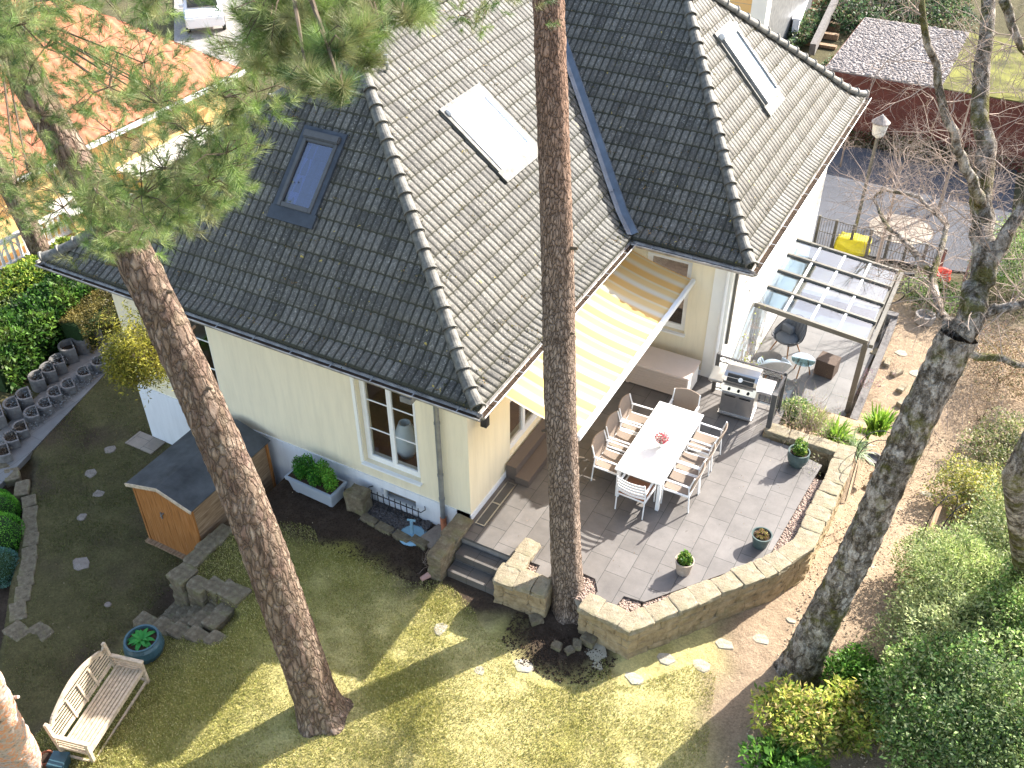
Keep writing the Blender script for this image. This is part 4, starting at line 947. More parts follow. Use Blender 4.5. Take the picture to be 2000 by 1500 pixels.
f = MB(); f.box(-.36, .36, -.29, .27, .045, .078); f.obj('base_shelf', 'steel', o)
for sx in (-1, 1):
    for sy in (-1, 1): MB().tube([(sx*.3-.012, sy*.22, .024), (sx*.3+.012, sy*.22, .024)], .022, 12).obj('wheel', 'black', o)

# ------------------------------------------------------------------ lower terrace and canopy
tag(MB().prism([(XW+.03, 5.96), (4.25, 5.96), (4.35, 7.3), (5.3, 8.0), (5.42, 12.9), (XW+.03, 12.9)], -1.80, -1.65).obj('lower_terrace', 'terrace'), kind='structure')
o = MB().box(3.0, 5.6, 12.95, 13.15, -1.8, -1.35).box(5.45, 5.62, 8.2, 12.94, -1.8, -1.42).obj('terrace_kerb', 'concrete_p'); tag(o, 'low dark concrete kerb wall edging the lower terrace under the glass canopy', 'kerb')
Pg = thing('glass_canopy', 'grey metal terrace canopy with glass roof panels on posts beside the white wall', 'canopy', (2.7, 8.65, -1.65))
def pz(x): return .66-(x-2.68)*.085
ys_ = [8.65+.86*i for i in range(5)]
for i, y in enumerate(ys_): MB().bar((0.0, y-8.65, pz(2.7)+1.65), (2.66, y-8.65, pz(5.36)+1.65), .07 if i not in (0,) else .08, .12).obj('rafter', 'greymetal', Pg)
MB().bar((2.62, -.05, pz(5.36)+1.56), (2.62, 3.5, pz(5.36)+1.56), .09, .13).obj('front_beam', 'greymetal', Pg)
MB().bar((2.75, -.05, pz(5.36)+1.60), (2.75, 3.5, pz(5.36)+1.60), .09, .09).obj('canopy_gutter', 'greymetal', Pg)
MB().bar((.02, -.03, pz(2.7)+1.65), (.02, 3.45, pz(2.7)+1.65), .06, .12).obj('wall_beam', 'white_metal', Pg)
for i in range(4):
    for j in range(4):
        x0, x1 = .05+.64*j, .05+.64*(j+1); y0, y1 = ys_[i]-8.65+.04, ys_[i+1]-8.65-.04
        f = MB(); z0, z1 = pz(2.7+x0)+1.66, pz(2.7+x1)+1.66; f.hexa([(x0, y0, z0), (x1, y0, z1), (x1, y1, z1), (x0, y1, z0), (x0, y0, z0+.008), (x1, y0, z1+.008), (x1, y1, z1+.008), (x0, y1, z0+.008)])
        pn = f.obj('glass_panel', 'pergglass', Pg)
        if j < 3: MB().bar((x1, y0, z1+.012), (x1, y1, z1+.012), .055, .022).obj('glazing_bar', 'white_metal', pn)
for y in (.05, 3.4): MB().box(2.56, 2.68, y-.06, y+.06, 0.002, pz(5.36)+1.5).obj('post', 'greymetal', Pg)

def lounge(label, cover, cush, loc, rz):
    o = thing('lounge_chair', label, 'armchair', loc, rz, 'round backed lounge chairs on the lower terrace')
    V = []; nA, nB = 26, 9
    for side in (0, 1):
        for i in range(nA):
            a = rad(-52+ (360-76)*i/(nA-1)); back = max(0, math.sin(a))   # open to -Y
            for k in range(nB):
                t = k/(nB-1); h = .30+t*(.18+.42*back**1.3); r = (.25+.15*t**.8)-side*.022; V.append((math.cos(a)*r*1.02, math.sin(a)*r+.0+.05*t*back, h+ (0 if k else 0)))
    q = nA*nB; fs = []
    for i in range(nA-1):
        for k in range(nB-1): f_ = (i*nB+k, (i+1)*nB+k, (i+1)*nB+k+1, i*nB+k+1); fs += [f_, tuple(q+e for e in reversed(f_))]
        fs += [(i*nB+nB-1, (i+1)*nB+nB-1, q+(i+1)*nB+nB-1, q+i*nB+nB-1), (i*nB, q+i*nB, q+(i+1)*nB, (i+1)*nB)]
    for i in (0, nA-1):
        for k in range(nB-1): fs.append((i*nB+k, i*nB+k+1, q+i*nB+k+1, q+i*nB+k))
    MB().add(V, fs).obj('shell', cover, o, smooth=True)
    pts = [Vector((math.cos(a)*.40*1.02, math.sin(a)*.40+.05*max(0, math.sin(a)), .48+.42*max(0, math.sin(a))**1.3)) for a in [rad(-52+284*i/30) for i in range(31)]]
    MB().tube(pts, .014, 6).obj('rim', 'black' if cover == 'rope' else 'white_metal', o)
    rb = MB()
    for i in range(16):
        a = rad(-45+270*i/15); b = max(0, math.sin(a)); rb.tube([(math.cos(a)*(.24+.14*t**.8), math.sin(a)*(.235+.14*t**.8)+.05*t*b, .31+t*(.17+.41*b**1.3)) for t in (0, .25, .5, .75, 1)], .016, 5)
    rb.obj('padded_ribs', cush, o, smooth=True)
    MB().lathe([(.2, .36), (.275, .37), (.285, .41), (.26, .455), (.15, .465)], 24, (0, -.02, 0), 1.05, 1).obj('seat_cushion', cush, o, smooth=True)
    if cover == 'rope': MB().rock((-.12, .15, .56), (.30, .13, .2), 3, 3, .05).obj('pillow', 'greycush', o, smooth=True)
    for s in (-1, 1):
        for y in (-1, 1): MB().tube([(s*.17, y*.15, .33), (s*.27, y*.26, 0.002)], [.022, .014], 8).obj('leg', 'leg_wood', o)
lounge('dark grey rope lounge chair with grey cushions under the glass canopy edge', 'rope', 'greycush', (3.30, 10.45, -1.649), rad(-22))
lounge('pale lounge chair with light ribbed cushions behind the railing and the grill', 'ltcush', 'ltcush', (3.35, 9.05, -1.649), rad(205))
o = thing('side_table', 'round glass topped side table between the lounge chairs', 'table', (3.92, 9.65, -1.649))
MB().lathe([(.29, .44), (.295, .447), (.29, .455)], 36).obj('glass_top', 'tableglass', o)
for k in range(3):
    a = 2.1*k+.4; MB().tube([(.12*math.cos(a), .12*math.sin(a), .435), (.24*math.cos(a), .24*math.sin(a), .001)], .016, 8).obj('leg', 'leg_wood', o)
o = thing('wicker_basket', 'square dark wicker ottoman box beside the glass side table', 'basket', (4.47, 10.0, -1.649), rad(-8))
f = MB(); f.box(-.24, .24, -.22, .22, 0.002, .42); f.obj('basket_body', 'wicker', o, bevel=.01); MB().box(-.25, .25, -.23, .23, .425, .45).obj('lid', 'wicker', o, bevel=.008)

# ------------------------------------------------------------------ plants and pots
def pot(label, p, r, h, mat, prof=None, plant=None, rim='white', cat='plant pot'):
    o = thing('plant_pot', label, cat, p)
    prof = prof or [(r*.72, 0.001), (r*.8, h*.3), (r, h*.93), (r*1.05, h), (r*.93, h), (r*.86, h*.86), (r*.1, h*.84)]
    MB().lathe(prof, 28).obj('pot', mat, o, smooth=False)
    MB().lathe([(r*.84, h*.82), (r*.84, h*.88), (r*.3, h*.9)], 20).obj('soil', 'soil', o)
    if plant: plant(o, r, h)
    return o
def dwarf(cols, hh=.9, n=900, size=.055):
    def f(o, r, h):
        t = rng.random((n, 1)); a = rng.uniform(0, 6.28, (n, 1)); rr = rng.random((n, 1))**.5*r*.8
        c = np.floor(rng.random((n, 1))*9); jx = np.cos(c*2.4)*r*.45; jy = np.sin(c*2.4)*r*.45; hmax = r*hh*(.75+.5*np.sin(c*5)**2)
        P = np.concatenate([jx+np.cos(a)*r*.3*(1-t*.5)*rng.random((n, 1)), jy+np.sin(a)*r*.3*(1-t*.5)*rng.random((n, 1)), h*.85+t*hmax], 1); leaves('foliage', P, size, cols, o, up=1.2, aspect=.45)
    return f
GR = [(.10, .22, .03), (.18, .32, .05), (.05, .13, .02), (.30, .38, .06)]
pot('dark green glazed pot with bright green dwarf shrub at the far terrace corner', Vector((4.98, 4.38, 0)), .20, .36, 'greenpot', plant=dwarf(GR, 1.3), prof=[(.13, 0.001), (.19, .12), (.215, .22), (.20, .34), (.215, .36), (.19, .36), (.18, .30), (.05, .3)])
pot('low dark rimmed bowl with yellow brown moss plants beside the gravel strip', Vector((4.98, 1.93, 0)), .18, .28, 'greenpot', plant=dwarf([(.25, .22, .04), (.30, .14, .08), (.12, .12, .03)], .35, 700, .03))
pot('pale stone coloured pot with a green dwarf shrub near the curved wall', Vector((3.97, .66, 0)), .165, .31, 'stonepot', plant=dwarf(GR, .95))
p = gat(288, 1278); p.z += .0
def rosette(o, r, h):
    V = []; Fq = []; T_ = []
    for i in range(16):
        a = i*2.4; l = r*(.45+.55*i/15)*1.15; up = 1.1-.9*i/15; d = np.array([math.cos(a), math.sin(a), 0]); s = np.array([-d[1], d[0], 0])
        b = len(V)
        for t in np.linspace(0, 1, 6):
            c = d*l*t+np.array([0, 0, h*.88+l*up*t-l*.5*t*t]); w_ = l*.17*math.sin(math.pi*(.12+.86*t)); V += [c-s*w_+np.array([0, 0, w_*.4]), c, c+s*w_+np.array([0, 0, w_*.4])]
            T_ += [(.05, .30, .06)]*3
        for k in range(5): Fq += [(b+k*3, b+k*3+1, b+k*3+4, b+k*3+3), (b+k*3+1, b+k*3+2, b+k*3+5, b+k*3+4)]
    npobj('rosette_leaves', np.array(V), Fq, 'leaf', o, tint=np.array(T_))
pot('large round teal glazed pot with a green rosette plant beside the teak bench', p, .30, .46, 'teal', plant=rosette, prof=[(.20, 0.001), (.30, .10), (.345, .24), (.325, .37), (.29, .43), (.30, .46), (.265, .46), (.25, .38), (.1, .38)])
pot('empty terracotta pot at the foot of the orange barked pine', gat(97, 1492), .12, .2, 'terracotta')
o = thing('ceramic_box', 'teal ceramic square planter beside the terracotta pot', 'planter', gat(122, 1500), .4)
MB().hexa([(-.1, -.1, 0.001), (.1, -.1, 0.001), (.1, .1, 0.001), (-.1, .1, 0.001), (-.14, -.14, .26), (.14, -.14, .26), (.14, .14, .26), (-.14, .14, .26)]).obj('planter_box', 'teal', o, bevel=.01)
# planter by the facade
p = gat(612, 975); o = thing('planter_box', 'blue grey rectangular planter with a bushy green boxwood by the house wall', 'planter', (p.x+.02, -.42, float(gz(p.x, -.42))), rad(-2))
f = MB(); f.hexa([(-.50, -.17, .04), (.50, -.17, .04), (.50, .17, .04), (-.50, .17, .04), (-.56, -.22, .36), (.56, -.22, .36), (.56, .22, .36), (-.56, .22, .36)])
f.hexa([(-.59, -.25, .36), (.59, -.25, .36), (.59, .25, .36), (-.59, .25, .36), (-.60, -.26, .45), (.60, -.26, .45), (.60, .26, .45), (-.60, .26, .45)]); f.obj('trough', 'bluegrey', o, bevel=.012)
MB().box(-.54, .54, -.21, .21, .451, .455).obj('soil', 'soil', o)
for s in (-1, 1): MB().box(s*.42-.04, s*.42+.04, -.15, .15, 0.001, .04).obj('foot', 'bluegrey', o)
P = np.concatenate([ellip(900, (x, y, z), (.15, .15, .24), .3)[0] for x, y, z in ((-.38, 0, .62), (-.20, .04, .72), (0, -.02, .62), (.18, .05, .74), (.36, 0, .66), (.43, -.05, .6), (-.28, -.08, .6), (.1, -.1, .58))])
leaves('boxwood', P, .04, [(.045, .20, .02), (.08, .28, .03), (.02, .10, .015), (.12, .30, .03)], o, up=.8, aspect=.6)

# umbrella stand, stones, gravel by the basement window
o = thing('umbrella_base', 'light blue metal parasol base with upright tube by the basement window', 'parasol base', (-1.02, -.50, float(gz(-1.02, -.5))), .3)
prof = [(.27, 0.002), (.275, .02), (.22, .05), (.07, .07)]; MB().lathe(prof, 30).obj('base_plate', 'lightblue', o, smooth=False)
MB().tube([(0, 0, .07), (0, 0, .42)], .03, 14).obj('tube', 'lightblue', o); MB().bar((-.08, 0, .43), (.08, 0, .43), .03).obj('clamp_bar', 'lightblue', o)
h_ = MB()
for k in range(8): a = k*.785; h_.lathe([(.016, .052), (.016, .056)], 10, (.2*math.cos(a), .2*math.sin(a), -.012))
h_.obj('base_holes', 'darkmetal', o)
p = gat(702, 995); o = MB().rock((0, 0, .24), (.40, .34, .5), 77, 4, .18).obj('boulder', 'mossstone'); o.location = (p.x, -.36, float(gz(p.x, -.36))); tag(o, 'rounded upright brown boulder between the planter and the basement window', 'boulder')
pebbles('dark_gravel', [[(-2.2, -.05), (-.85, -.05), (-.85, -.62), (-2.2, -.62)]], lambda x, y: float(gz(x, y))+.0, 2200, .026, 'darkgravel', 'dark grey pebbles in front of the basement window')
for k, (px, py) in enumerate([(722, 1018), (752, 1035), (786, 1052), (820, 1062)]):
    p = gat(px, py); o = MB().rock((0, 0, .02), (.36, .17, .14), 90+k, 3, .14).obj('edging_stone', 'mossstone'); o.location = (p.x, p.y, p.z); o.rotation_euler = (0, 0, rad(-6)); tag(o, ['edging stone under the dark gravel, nearest the boulder', 'edging stone under the dark gravel, second from the boulder', 'edging stone under the dark gravel, third from the boulder', 'edging stone below the light blue parasol base'][k], 'stone', 'edging stones round the dark gravel')
o = MB().prism([(-.88, -.62), (-.24, -.62), (-.24, -.05), (-.72, -.05)], -.50, -.42).obj('stone_slab', 'greyslab', bevel=.01); tag(o, 'flat grey slab at the foot of the downpipe', 'slab')
p = gat(832, 1118); o = MB().tube([Vector((0, 0, .05)), Vector((.16, .34, .07))], [.045, .075], 12).obj('clay_pipe', 'pink'); o.location = gat(823, 1135); tag(o, 'pinkish clay pipe lying in the grass beside the mossy cheek wall', 'pipe')
# dry twigs near the cheek wall
def twiggy(name, label, cat, base, n, L, r, mat='twig', spread=.7, lev=2, seg=4, dirz=1., kids=(3, 4), leafcols=None, lsz=.03, ln=3, part='twigs', group=None, box=None):
    o = thing(name, label, cat, base, group=group); mb = MB(); out = []
    for k in range(n):
        d = Vector((rg.gauss(0, spread), rg.gauss(0, spread), dirz)).normalized(); b = Vector((rg.uniform(-.1, .1), rg.uniform(-.1, .1), 0)) if box is None else Vector((rg.uniform(-box[0], box[0]), rg.uniform(-box[1], box[1]), 0))
        grow(mb, b, d, L*rg.uniform(.7, 1.2), r, lev, out, .6, 0, seg, kids)
    mb.obj(part, mat, o)
    if leafcols:
        P = np.repeat(np.array([q[0] for q in out]), ln, 0)+rng.normal(0, lsz*.8, (len(out)*ln, 3)); leaves('leaves', P, lsz, leafcols, o)
    return o
twiggy('dry_shrub', 'small leafless twiggy shrub beside the mossy cheek wall', 'shrub', (-.42, -.95, -.52), 7, .38, .006, lev=1)

# stepping stones, flagstones and loose stones
def flag(label, px, py, w_, h_, k, mat='flagstone', rz=0, group='stepping stones in the lawn'):
    p = gat(px, py); n = 7; pts = []
    for i in range(n):
        a = 2*math.pi*i/n+rg.uniform(-.25, .25); q = rg.uniform(.8, 1.12); pts.append((math.cos(a)*w_/2*q, math.sin(a)*h_/2*q))
    o = MB().prism(pts, -.06, .014).obj('stepping_stone', mat, bevel=.010); o.location = p; o.rotation_euler = (0, 0, rz); tag(o, label, 'stone', group)
for a in [('large pale flagstone nearest the left V of the house shadow on the lawn', 860, 1228, .26, .34, 1), ('rounded flagstone in the lawn left of the loose stones', 1022, 1300, .40, .30, 2),
          ('dim flagstone lying in the shadow band on the lawn', 937, 1310, .24, .2, 3), ('rectangular pale flagstone in the sunny lawn below the wall', 1240, 1326, .36, .26, 4),
          ('dull flagstone at the edge of the wall shadow', 1302, 1287, .34, .3, 5), ('sharp cornered pale flagstone in the lawn', 1370, 1300, .36, .34, 6),
          ('greenish flagstone nearest the curved wall', 1415, 1258, .32, .26, 7), ('pale flagstone left of the birch trunk', 1487, 1248, .36, .24, 8)]: flag(*a)
flag('large bluish white flagstone lying among the loose stones', 1164, 1272, .42, .42, 9, group='loose stones at the pine foot'); flag('small bluish flagstone below the large one', 1167, 1300, .22, .2, 10, group='loose stones at the pine foot')
for k, (px, py, s, lb) in enumerate([(1087, 1265, .17, 'leftmost small block of the loose stones'), (1112, 1273, .15, 'darkest small block of the loose stones'), (1127, 1263, .19, 'middle block of the loose stones'), (1150, 1255, .26, 'tallest block of the loose stones by the wall'), (1047, 1214, .22, 'lone stone left of the straight pine trunk')]):
    p = gat(px, py); o = MB().rock((0, 0, s*.3), (s, s*.8, s*.6), 120+k, 3, .2, rz=k).obj('loose_stone', 'mossstone'); o.location = p; tag(o, lb, 'stone', 'loose stones at the pine foot')
for a in [('square stepping stone on the shaded lower lawn nearest the beige slabs', 216, 878, .30, .30, 20), ('rounded stepping stone on the lower lawn left of the shed', 177, 925, .34, .3, 21), ('faint stepping stone beside the shed roof corner', 193, 965, .28, .26, 22), ('small stepping stone left of the shed door', 160, 1010, .22, .22, 23), ('wide stepping stone in the lower lawn left of the stone steps', 157, 1100, .46, .36, 24), ('small round reddish stone in the lower lawn', 210, 1181, .16, .14, 25)]: flag(*a, mat='greyslab', group='stepping stones on the lower lawn')
for a in [('pale slab on the right garden path below the concrete ring', 1855, 745-120, .5, .4, 30), ('pale slab on the right garden path, middle', 1862, 728, .5, .36, 31), ('pale slab on the garden path beside the bed', 1790, 730, .4, .36, 32), ('stone by the metal plant supports', 1760, 690, .36, .3, 33), ('pale stone right of the birch trunk', 1810, 965, .3, .22, 34), ('small pale stone on the dry ground right of the birch', 1704, 1107, .16, .12, 35), ('pale stone in the dry ground beyond the wall end', 1545, 1212, .22, .14, 36)]: flag(*a, group='stones along the right garden path')
o = MB().prism([(-8.86, -.50), (-8.06, -.50), (-8.06, -.04), (-8.86, -.04)], -1.46, -1.372).obj('slab', 'beigeslab'); tag(o, 'two beige paving slabs at the corner of the white plinth', 'slab')

# shed ------------------------------------------------------------
Sx0, Sx1, Sy0, Sy1 = -6.20, -4.66, -2.42, -.25; zb = -1.40
S = thing('garden_shed', 'wooden tool shed with orange planked door and grey felt roof', 'shed', (Sx0, Sy0, zb)); W_, D_ = Sx1-Sx0, Sy1-Sy0
hl, hm, hr_ = 1.62, 1.84, 1.66; xm = .80
f = MB(); f.add([(0, .03, 0), (W_, .03, 0), (W_, D_, 0), (0, D_, 0), (0, .03, hl-.05), (W_, .03, hr_-.05), (W_, D_, hr_-.05), (0, D_, hl-.05), (xm, .03, hm-.05), (xm, D_, hm-.05)], [(0, 1, 5, 8, 4), (1, 2, 6, 5), (2, 3, 7, 9, 6), (3, 0, 4, 7), (4, 8, 9, 7), (8, 5, 6, 9)]); f.obj('shed_walls', 'greywood', S)
f = MB(); f.add([(.06, 0, .05), (W_-.04, 0, .05), (W_-.04, 0, hr_-.10), (xm, 0, hm-.14), (.06, 0, hl-.10), (.06, .026, .05), (W_-.04, .026, .05), (W_-.04, .026, hr_-.10), (xm, .026, hm-.14), (.06, .026, hl-.10)], [(0, 1, 2, 3, 4), (0, 5, 6, 1), (1, 6, 7, 2), (2, 7, 8, 3), (3, 8, 9, 4), (4, 9, 5, 0)]); dr = f.obj('shed_door', 'shedwood', S)
MB().bar((.60, -.02, .98), (.70, -.02, 1.10), .03, .02).bar((.63, -.02, 1.09), (.63, -.02, .92), .02, .02).obj('door_handle', 'zinc', dr)
for x in (0, W_-.05): MB().box(x, x+.05, -.012, .026, 0, min(hl, hr_)-.1).obj('corner_post', 'shedwood', S)
MB().box(W_, W_+.03, D_-.06, D_, 0, hr_-.06).obj('corner_post', 'shedwood', S)
f = MB(); o_ = .07; z = .02
f.add([(-o_, -.07, hl-.03), (xm, -.07, hm), (W_+o_, -.07, hr_-.05), (-o_, D_+.05, hl-.03), (xm, D_+.05, hm), (W_+o_, D_+.05, hr_-.05)]+[(-o_, -.07, hl-.03+z), (xm, -.07, hm+z), (W_+o_, -.07, hr_-.05+z), (-o_, D_+.05, hl-.03+z), (xm, D_+.05, hm+z), (W_+o_, D_+.05, hr_-.05+z)], [(0, 3, 4, 1), (1, 4, 5, 2), (6, 7, 10, 9), (7, 8, 11, 10), (0, 1, 7, 6), (1, 2, 8, 7), (2, 5, 11, 8), (5, 4, 10, 11), (4, 3, 9, 10), (3, 0, 6, 9)]); f.obj('shed_roof', 'shedroof', S)
f = MB(); f.bar((-o_, -.085, hl-.04), (xm, -.085, hm-.01), .025, .07).bar((xm, -.085, hm-.01), (W_+o_, -.085, hr_-.06), .025, .07); f.obj('barge_board', 'teak', S)
MB().box(-.03, W_+.02, -.10, .0, -.02, .05).obj('threshold', 'greywood', S)

# natural stone steps and edging on the left
def stones(pts, label, cat, name, size, group, mat='mossstone', seed=0, rz=None, labels=None):
    for k, (px, py) in enumerate(pts):
        p = gat(px, py) if not isinstance(px, Vector) else px
def place_stone(name, p, size, rz, seed, label, group, mat='mossstone', zoff=0.):
    o = MB().rock((0, 0, 0), size, seed, 3, .12).obj(name, mat); o.location = (p[0], p[1], p[2]+zoff); o.rotation_euler = (0, 0, rz); tag(o, label, 'stone', group); return o
W1 = thing('stone_stair', 'mossy rough stone steps with corner blocks below the shed', 'steps', (-4.7, -3.4, -1.4))
def blk(par, px, py, z, size, rz, seed, nm='stone_block'):
    p = at(px, py, z); L0 = par.location; o = MB().rock((0, 0, 0), size, seed, 3, .12).obj(nm, 'mossstone', par, loc=(p.x-L0.x, p.y-L0.y, z-size[2]/2-L0.z)); o.rotation_euler = (0, 0, rz); return o
k = 0
for j, (px, py, sx, sy) in enumerate([(430, 1040, .42, .34), (403, 1062, .44, .34), (382, 1085, .40, .34), (356, 1118, .40, .42), (387, 1137, .42, .32), (418, 1143, .34, .32), (457, 1152, .56, .38)]):
    for q in range(1 if j == 6 else 3 if j < 5 else 2):
        k += 1; t_ = at(px, py, -.53); L0 = W1.location; o = MB().rock((0, 0, 0), (sx, sy*1.02, .28), 200+k, 3, .16).obj('stone_block', 'mossstone', W1, loc=(t_.x-L0.x+rg.uniform(-.03, .03), t_.y-L0.y+rg.uniform(-.03, .03), -.53-.14-.27*q-L0.z)); o.rotation_euler = (0, 0, rad(88 if j < 3 else -4))
for (px, py, z) in [(333, 1200, -1.30), (357, 1202, -1.15), (380, 1200, -1.0), (405, 1197, -.85), (432, 1195, -.70)]:
    for e in (-1, 1): k += 1; t_ = at(px, py, z); o = MB().rock((0, 0, 0), (.33, .36, .24), 200+k, 3, .12).obj('stair_tread', 'mossstone', W1, loc=(t_.x+4.7, t_.y+3.4+e*.17, z-.12+1.4)); o.rotation_euler = (0, 0, rad(-3))
for (px, py, z) in [(285, 1212, -1.22), (322, 1222, -1.06), (352, 1232, -.92), (388, 1240, -.77), (425, 1248, -.63)]:
    k += 1; blk(W1, px, py, z, (.46, .30, .30), rad(-4), 200+k)
W2 = thing('stone_stair', 'second flight of worn stone steps at the left edge behind the bench', 'steps', (-7, -5, -1.5))
for (px, py, z, sx, sy) in [(34, 1232, -1.38, .5, .34), (80, 1232, -1.38, .5, .30), (122, 1226, -1.40, .34, .26)]:
    k += 1; blk(W2, px, py, z, (sx, sy, .32), rad(-6), 200+k)
for (px, py, z) in [(100, 1272, -1.45), (76, 1284, -1.53), (50, 1296, -1.62), (26, 1308, -1.72)]:
    k += 1; blk(W2, px, py, z, (.26, .74, .24), rad(-8), 200+k, 'stair_tread')
for (px, py, z) in [(20, 1332, -1.66), (48, 1334, -1.62), (76, 1336, -1.56)]:
    k += 1; blk(W2, px, py, z, (.34, .28, .3), rad(-8), 200+k)
W3 = thing('stone_edging', 'row of rough edging stones between the lower lawn and the dark bed', 'edging', (-8, -4, -1.4))
for i, (px, py) in enumerate([(8, 905), (22, 925), (42, 952), (56, 978), (58, 1002), (57, 1026), (60, 1052), (57, 1080), (54, 1106), (50, 1132), (44, 1158), (34, 1192)]):
    k += 1; blk(W3, px, py, -1.37, (.36+.06*(i % 3), .30, .2), rad(-45+8*(i % 2)), 200+k, 'edging_stone')

# palisade planters and path on the left
tag(MB().prism([tuple(at(*q, -1.38))[:2] for q in [(-60, 900), (-40, 990), (215, 720), (300, 640), (265, 590), (150, 700)]], -1.5, -1.372).obj('path', 'pathslab'), kind='structure')
HG = [(.17, .19, .20), (.25, .27, .29), (.12, .13, .13)]
def uplanter(px, py, r, h, n, lab, grp, mat='concrete_p', plantn=160, cols=HG):
    p = at(px, py, -1.39); o = thing('ring_planter', lab, 'planter', p, rad(-30), grp); V = []; m_ = 16
    f = MB(); pr = []
    outer = [(math.cos(a)*r, math.sin(a)*r*.8) for a in np.linspace(math.pi*.98, math.pi*2.02, m_)]+[(r, r*.5), (-r, r*.5)]
    inner = [(x*.78, y*.78) for x, y in outer]; N = len(outer)
    v = [(x, y, 0) for x, y in outer]+[(x, y, h) for x, y in outer]+[(x, y, h) for x, y in inner]+[(x, y, h*.6) for x, y in inner]
    fs = [(i, (i+1) % N, N+(i+1) % N, N+i) for i in range(N)]+[(N+i, N+(i+1) % N, 2*N+(i+1) % N, 2*N+i) for i in range(N)]+[(2*N+i, 2*N+(i+1) % N, 3*N+(i+1) % N, 3*N+i) for i in range(N)]
    f.add(v, fs); f.obj('concrete_shell', mat, o); MB().prism([(x, y) for x, y in inner], h*.6-.02, h*.62).obj('soil', 'soil', o)
    if plantn:
        P = ellip(plantn, (0, 0, h*.75), (r*.8, r*.8, .12), .2)[0]; leaves('plant', P, .06, cols, o, up=1, aspect=.3)
nm = ['first', 'second', 'third', 'fourth', 'fifth', 'sixth', 'seventh', 'eighth', 'ninth']
for i, (px, py) in enumerate([(12, 893), (28, 866), (46, 846), (68, 818), (93, 800), (112, 778), (138, 762), (168, 738), (196, 718)]):
    uplanter(px, py, .24, .22, 0, nm[i]+' concrete ring planter from the left in the row edging the lower lawn', 'concrete ring planters along the lawn', plantn=170, cols=HG if i > 2 else [(.12, .09, .06), (.2, .17, .13), (.07, .06, .05)])
for i, (px, py) in enumerate([(2, 826), (32, 808), (56, 790), (80, 745+10), (102, 738), (120, 722)]):
    uplanter(px, py, .26, .34, 0, nm[i]+' concrete ring planter from the left in the row below the hedge', 'concrete ring planters below the hedge')
for i, (px, py) in enumerate([(140, 700), (165, 682), (190, 664)]):
    uplanter(px, py, .28, .42, 0, nm[i]+' empty tall concrete ring from the left under the brown clipped hedge', 'concrete rings under the brown hedge', plantn=0)
P = []
for _ in range(2600):
    t = rg.random(); q = at(-20+225*t+rg.uniform(-6, 6), 905-185*t+rg.uniform(-26, 6), -1.36); P.append(q+Vector((0, 0, rg.random()**2*.12)))
o = leaves('silver_groundcover', np.array(P), .055, HG, None, up=1, aspect=.35); tag(o, 'silvery grey ground cover spilling along the left path', 'ground cover', kind='stuff')
def hedge(label, pts, h, wd, n, cols, size, zb=-1.4, name='hedge', aspect=.55, topcols=None, mat='leaf', bump=.12):
    o = thing(name, label, 'hedge', (pts[0][0], pts[0][1], zb)); L = [Vector((p[0], p[1], 0)) for p in pts]; P = []; N = []
    seg = [(a, b, (b-a).length) for a, b in zip(L, L[1:])]; tot = sum(s[2] for s in seg); core = MB()
    for a, b, l in seg:
        d = (b-a).normalized(); q = Vector((-d.y, d.x, 0)); m_ = int(n*l/tot); org = Vector((pts[0][0], pts[0][1], 0))
        core.bar(a-org+Vector((0, 0, h*.45)), b-org+Vector((0, 0, h*.45)), wd*.72, h*.84)
        for _ in range(m_):
            s = rg.random()*l; u = rg.random()
            if u < .5: x, z, nn = rg.uniform(-.5, .5)*wd, h, Vector((0, 0, 1))
            else: sd = 1 if rg.random() < .5 else -1; x, z, nn = sd*wd/2, rg.random()*h, q*sd
            p = a+d*s+q*x-org; k_ = noise.noise((p+org)*1.6+Vector((0, 0, z)))*bump*1.6; p = p+Vector((0, 0, z))+nn*(k_+rg.uniform(-.10, .02)); P.append(p); N.append(nn)
    core.obj('stems', 'leafcore', o); P = np.array(P); N = np.array(N); leaves('foliage', P, size, cols, o, up=.4, aspect=aspect, N=N); return o  # solid filler core, coloured like the shaded depth of the hedge
HL = [(.025, .075, .014), (.05, .14, .02), (.015, .045, .01), (.09, .20, .03)]
HY = [(.20, .30, .04), (.32, .38, .06), (.10, .2, .03)]
h1 = at(-30, 730, -.9); h2 = at(165, 575, -.9)
hedge('tall dark green laurel hedge on the left behind the ring planters', [(h1.x, h1.y), (h2.x, h2.y)], 1.15, 1.3, 9500, HL, .13)
h1 = at(-30, 620, -.7); h2 = at(170, 520, -.7)
hedge('sunlit yellow green hedge behind the dark laurel hedge', [(h1.x-.5, h1.y+.3), (h2.x-.5, h2.y+.6)], 1.1, 1.0, 5000, HY, .12)
h1 = at(150, 665, -1); h2 = at(240, 590, -1)
hedge('clipped olive brown hedge above the tall concrete rings', [(h1.x-.1, h1.y), (h2.x, h2.y+.2)], .95, .8, 12000, [(.14, .115, .035), (.20, .17, .05), (.08, .075, .025)], .05)
P = []
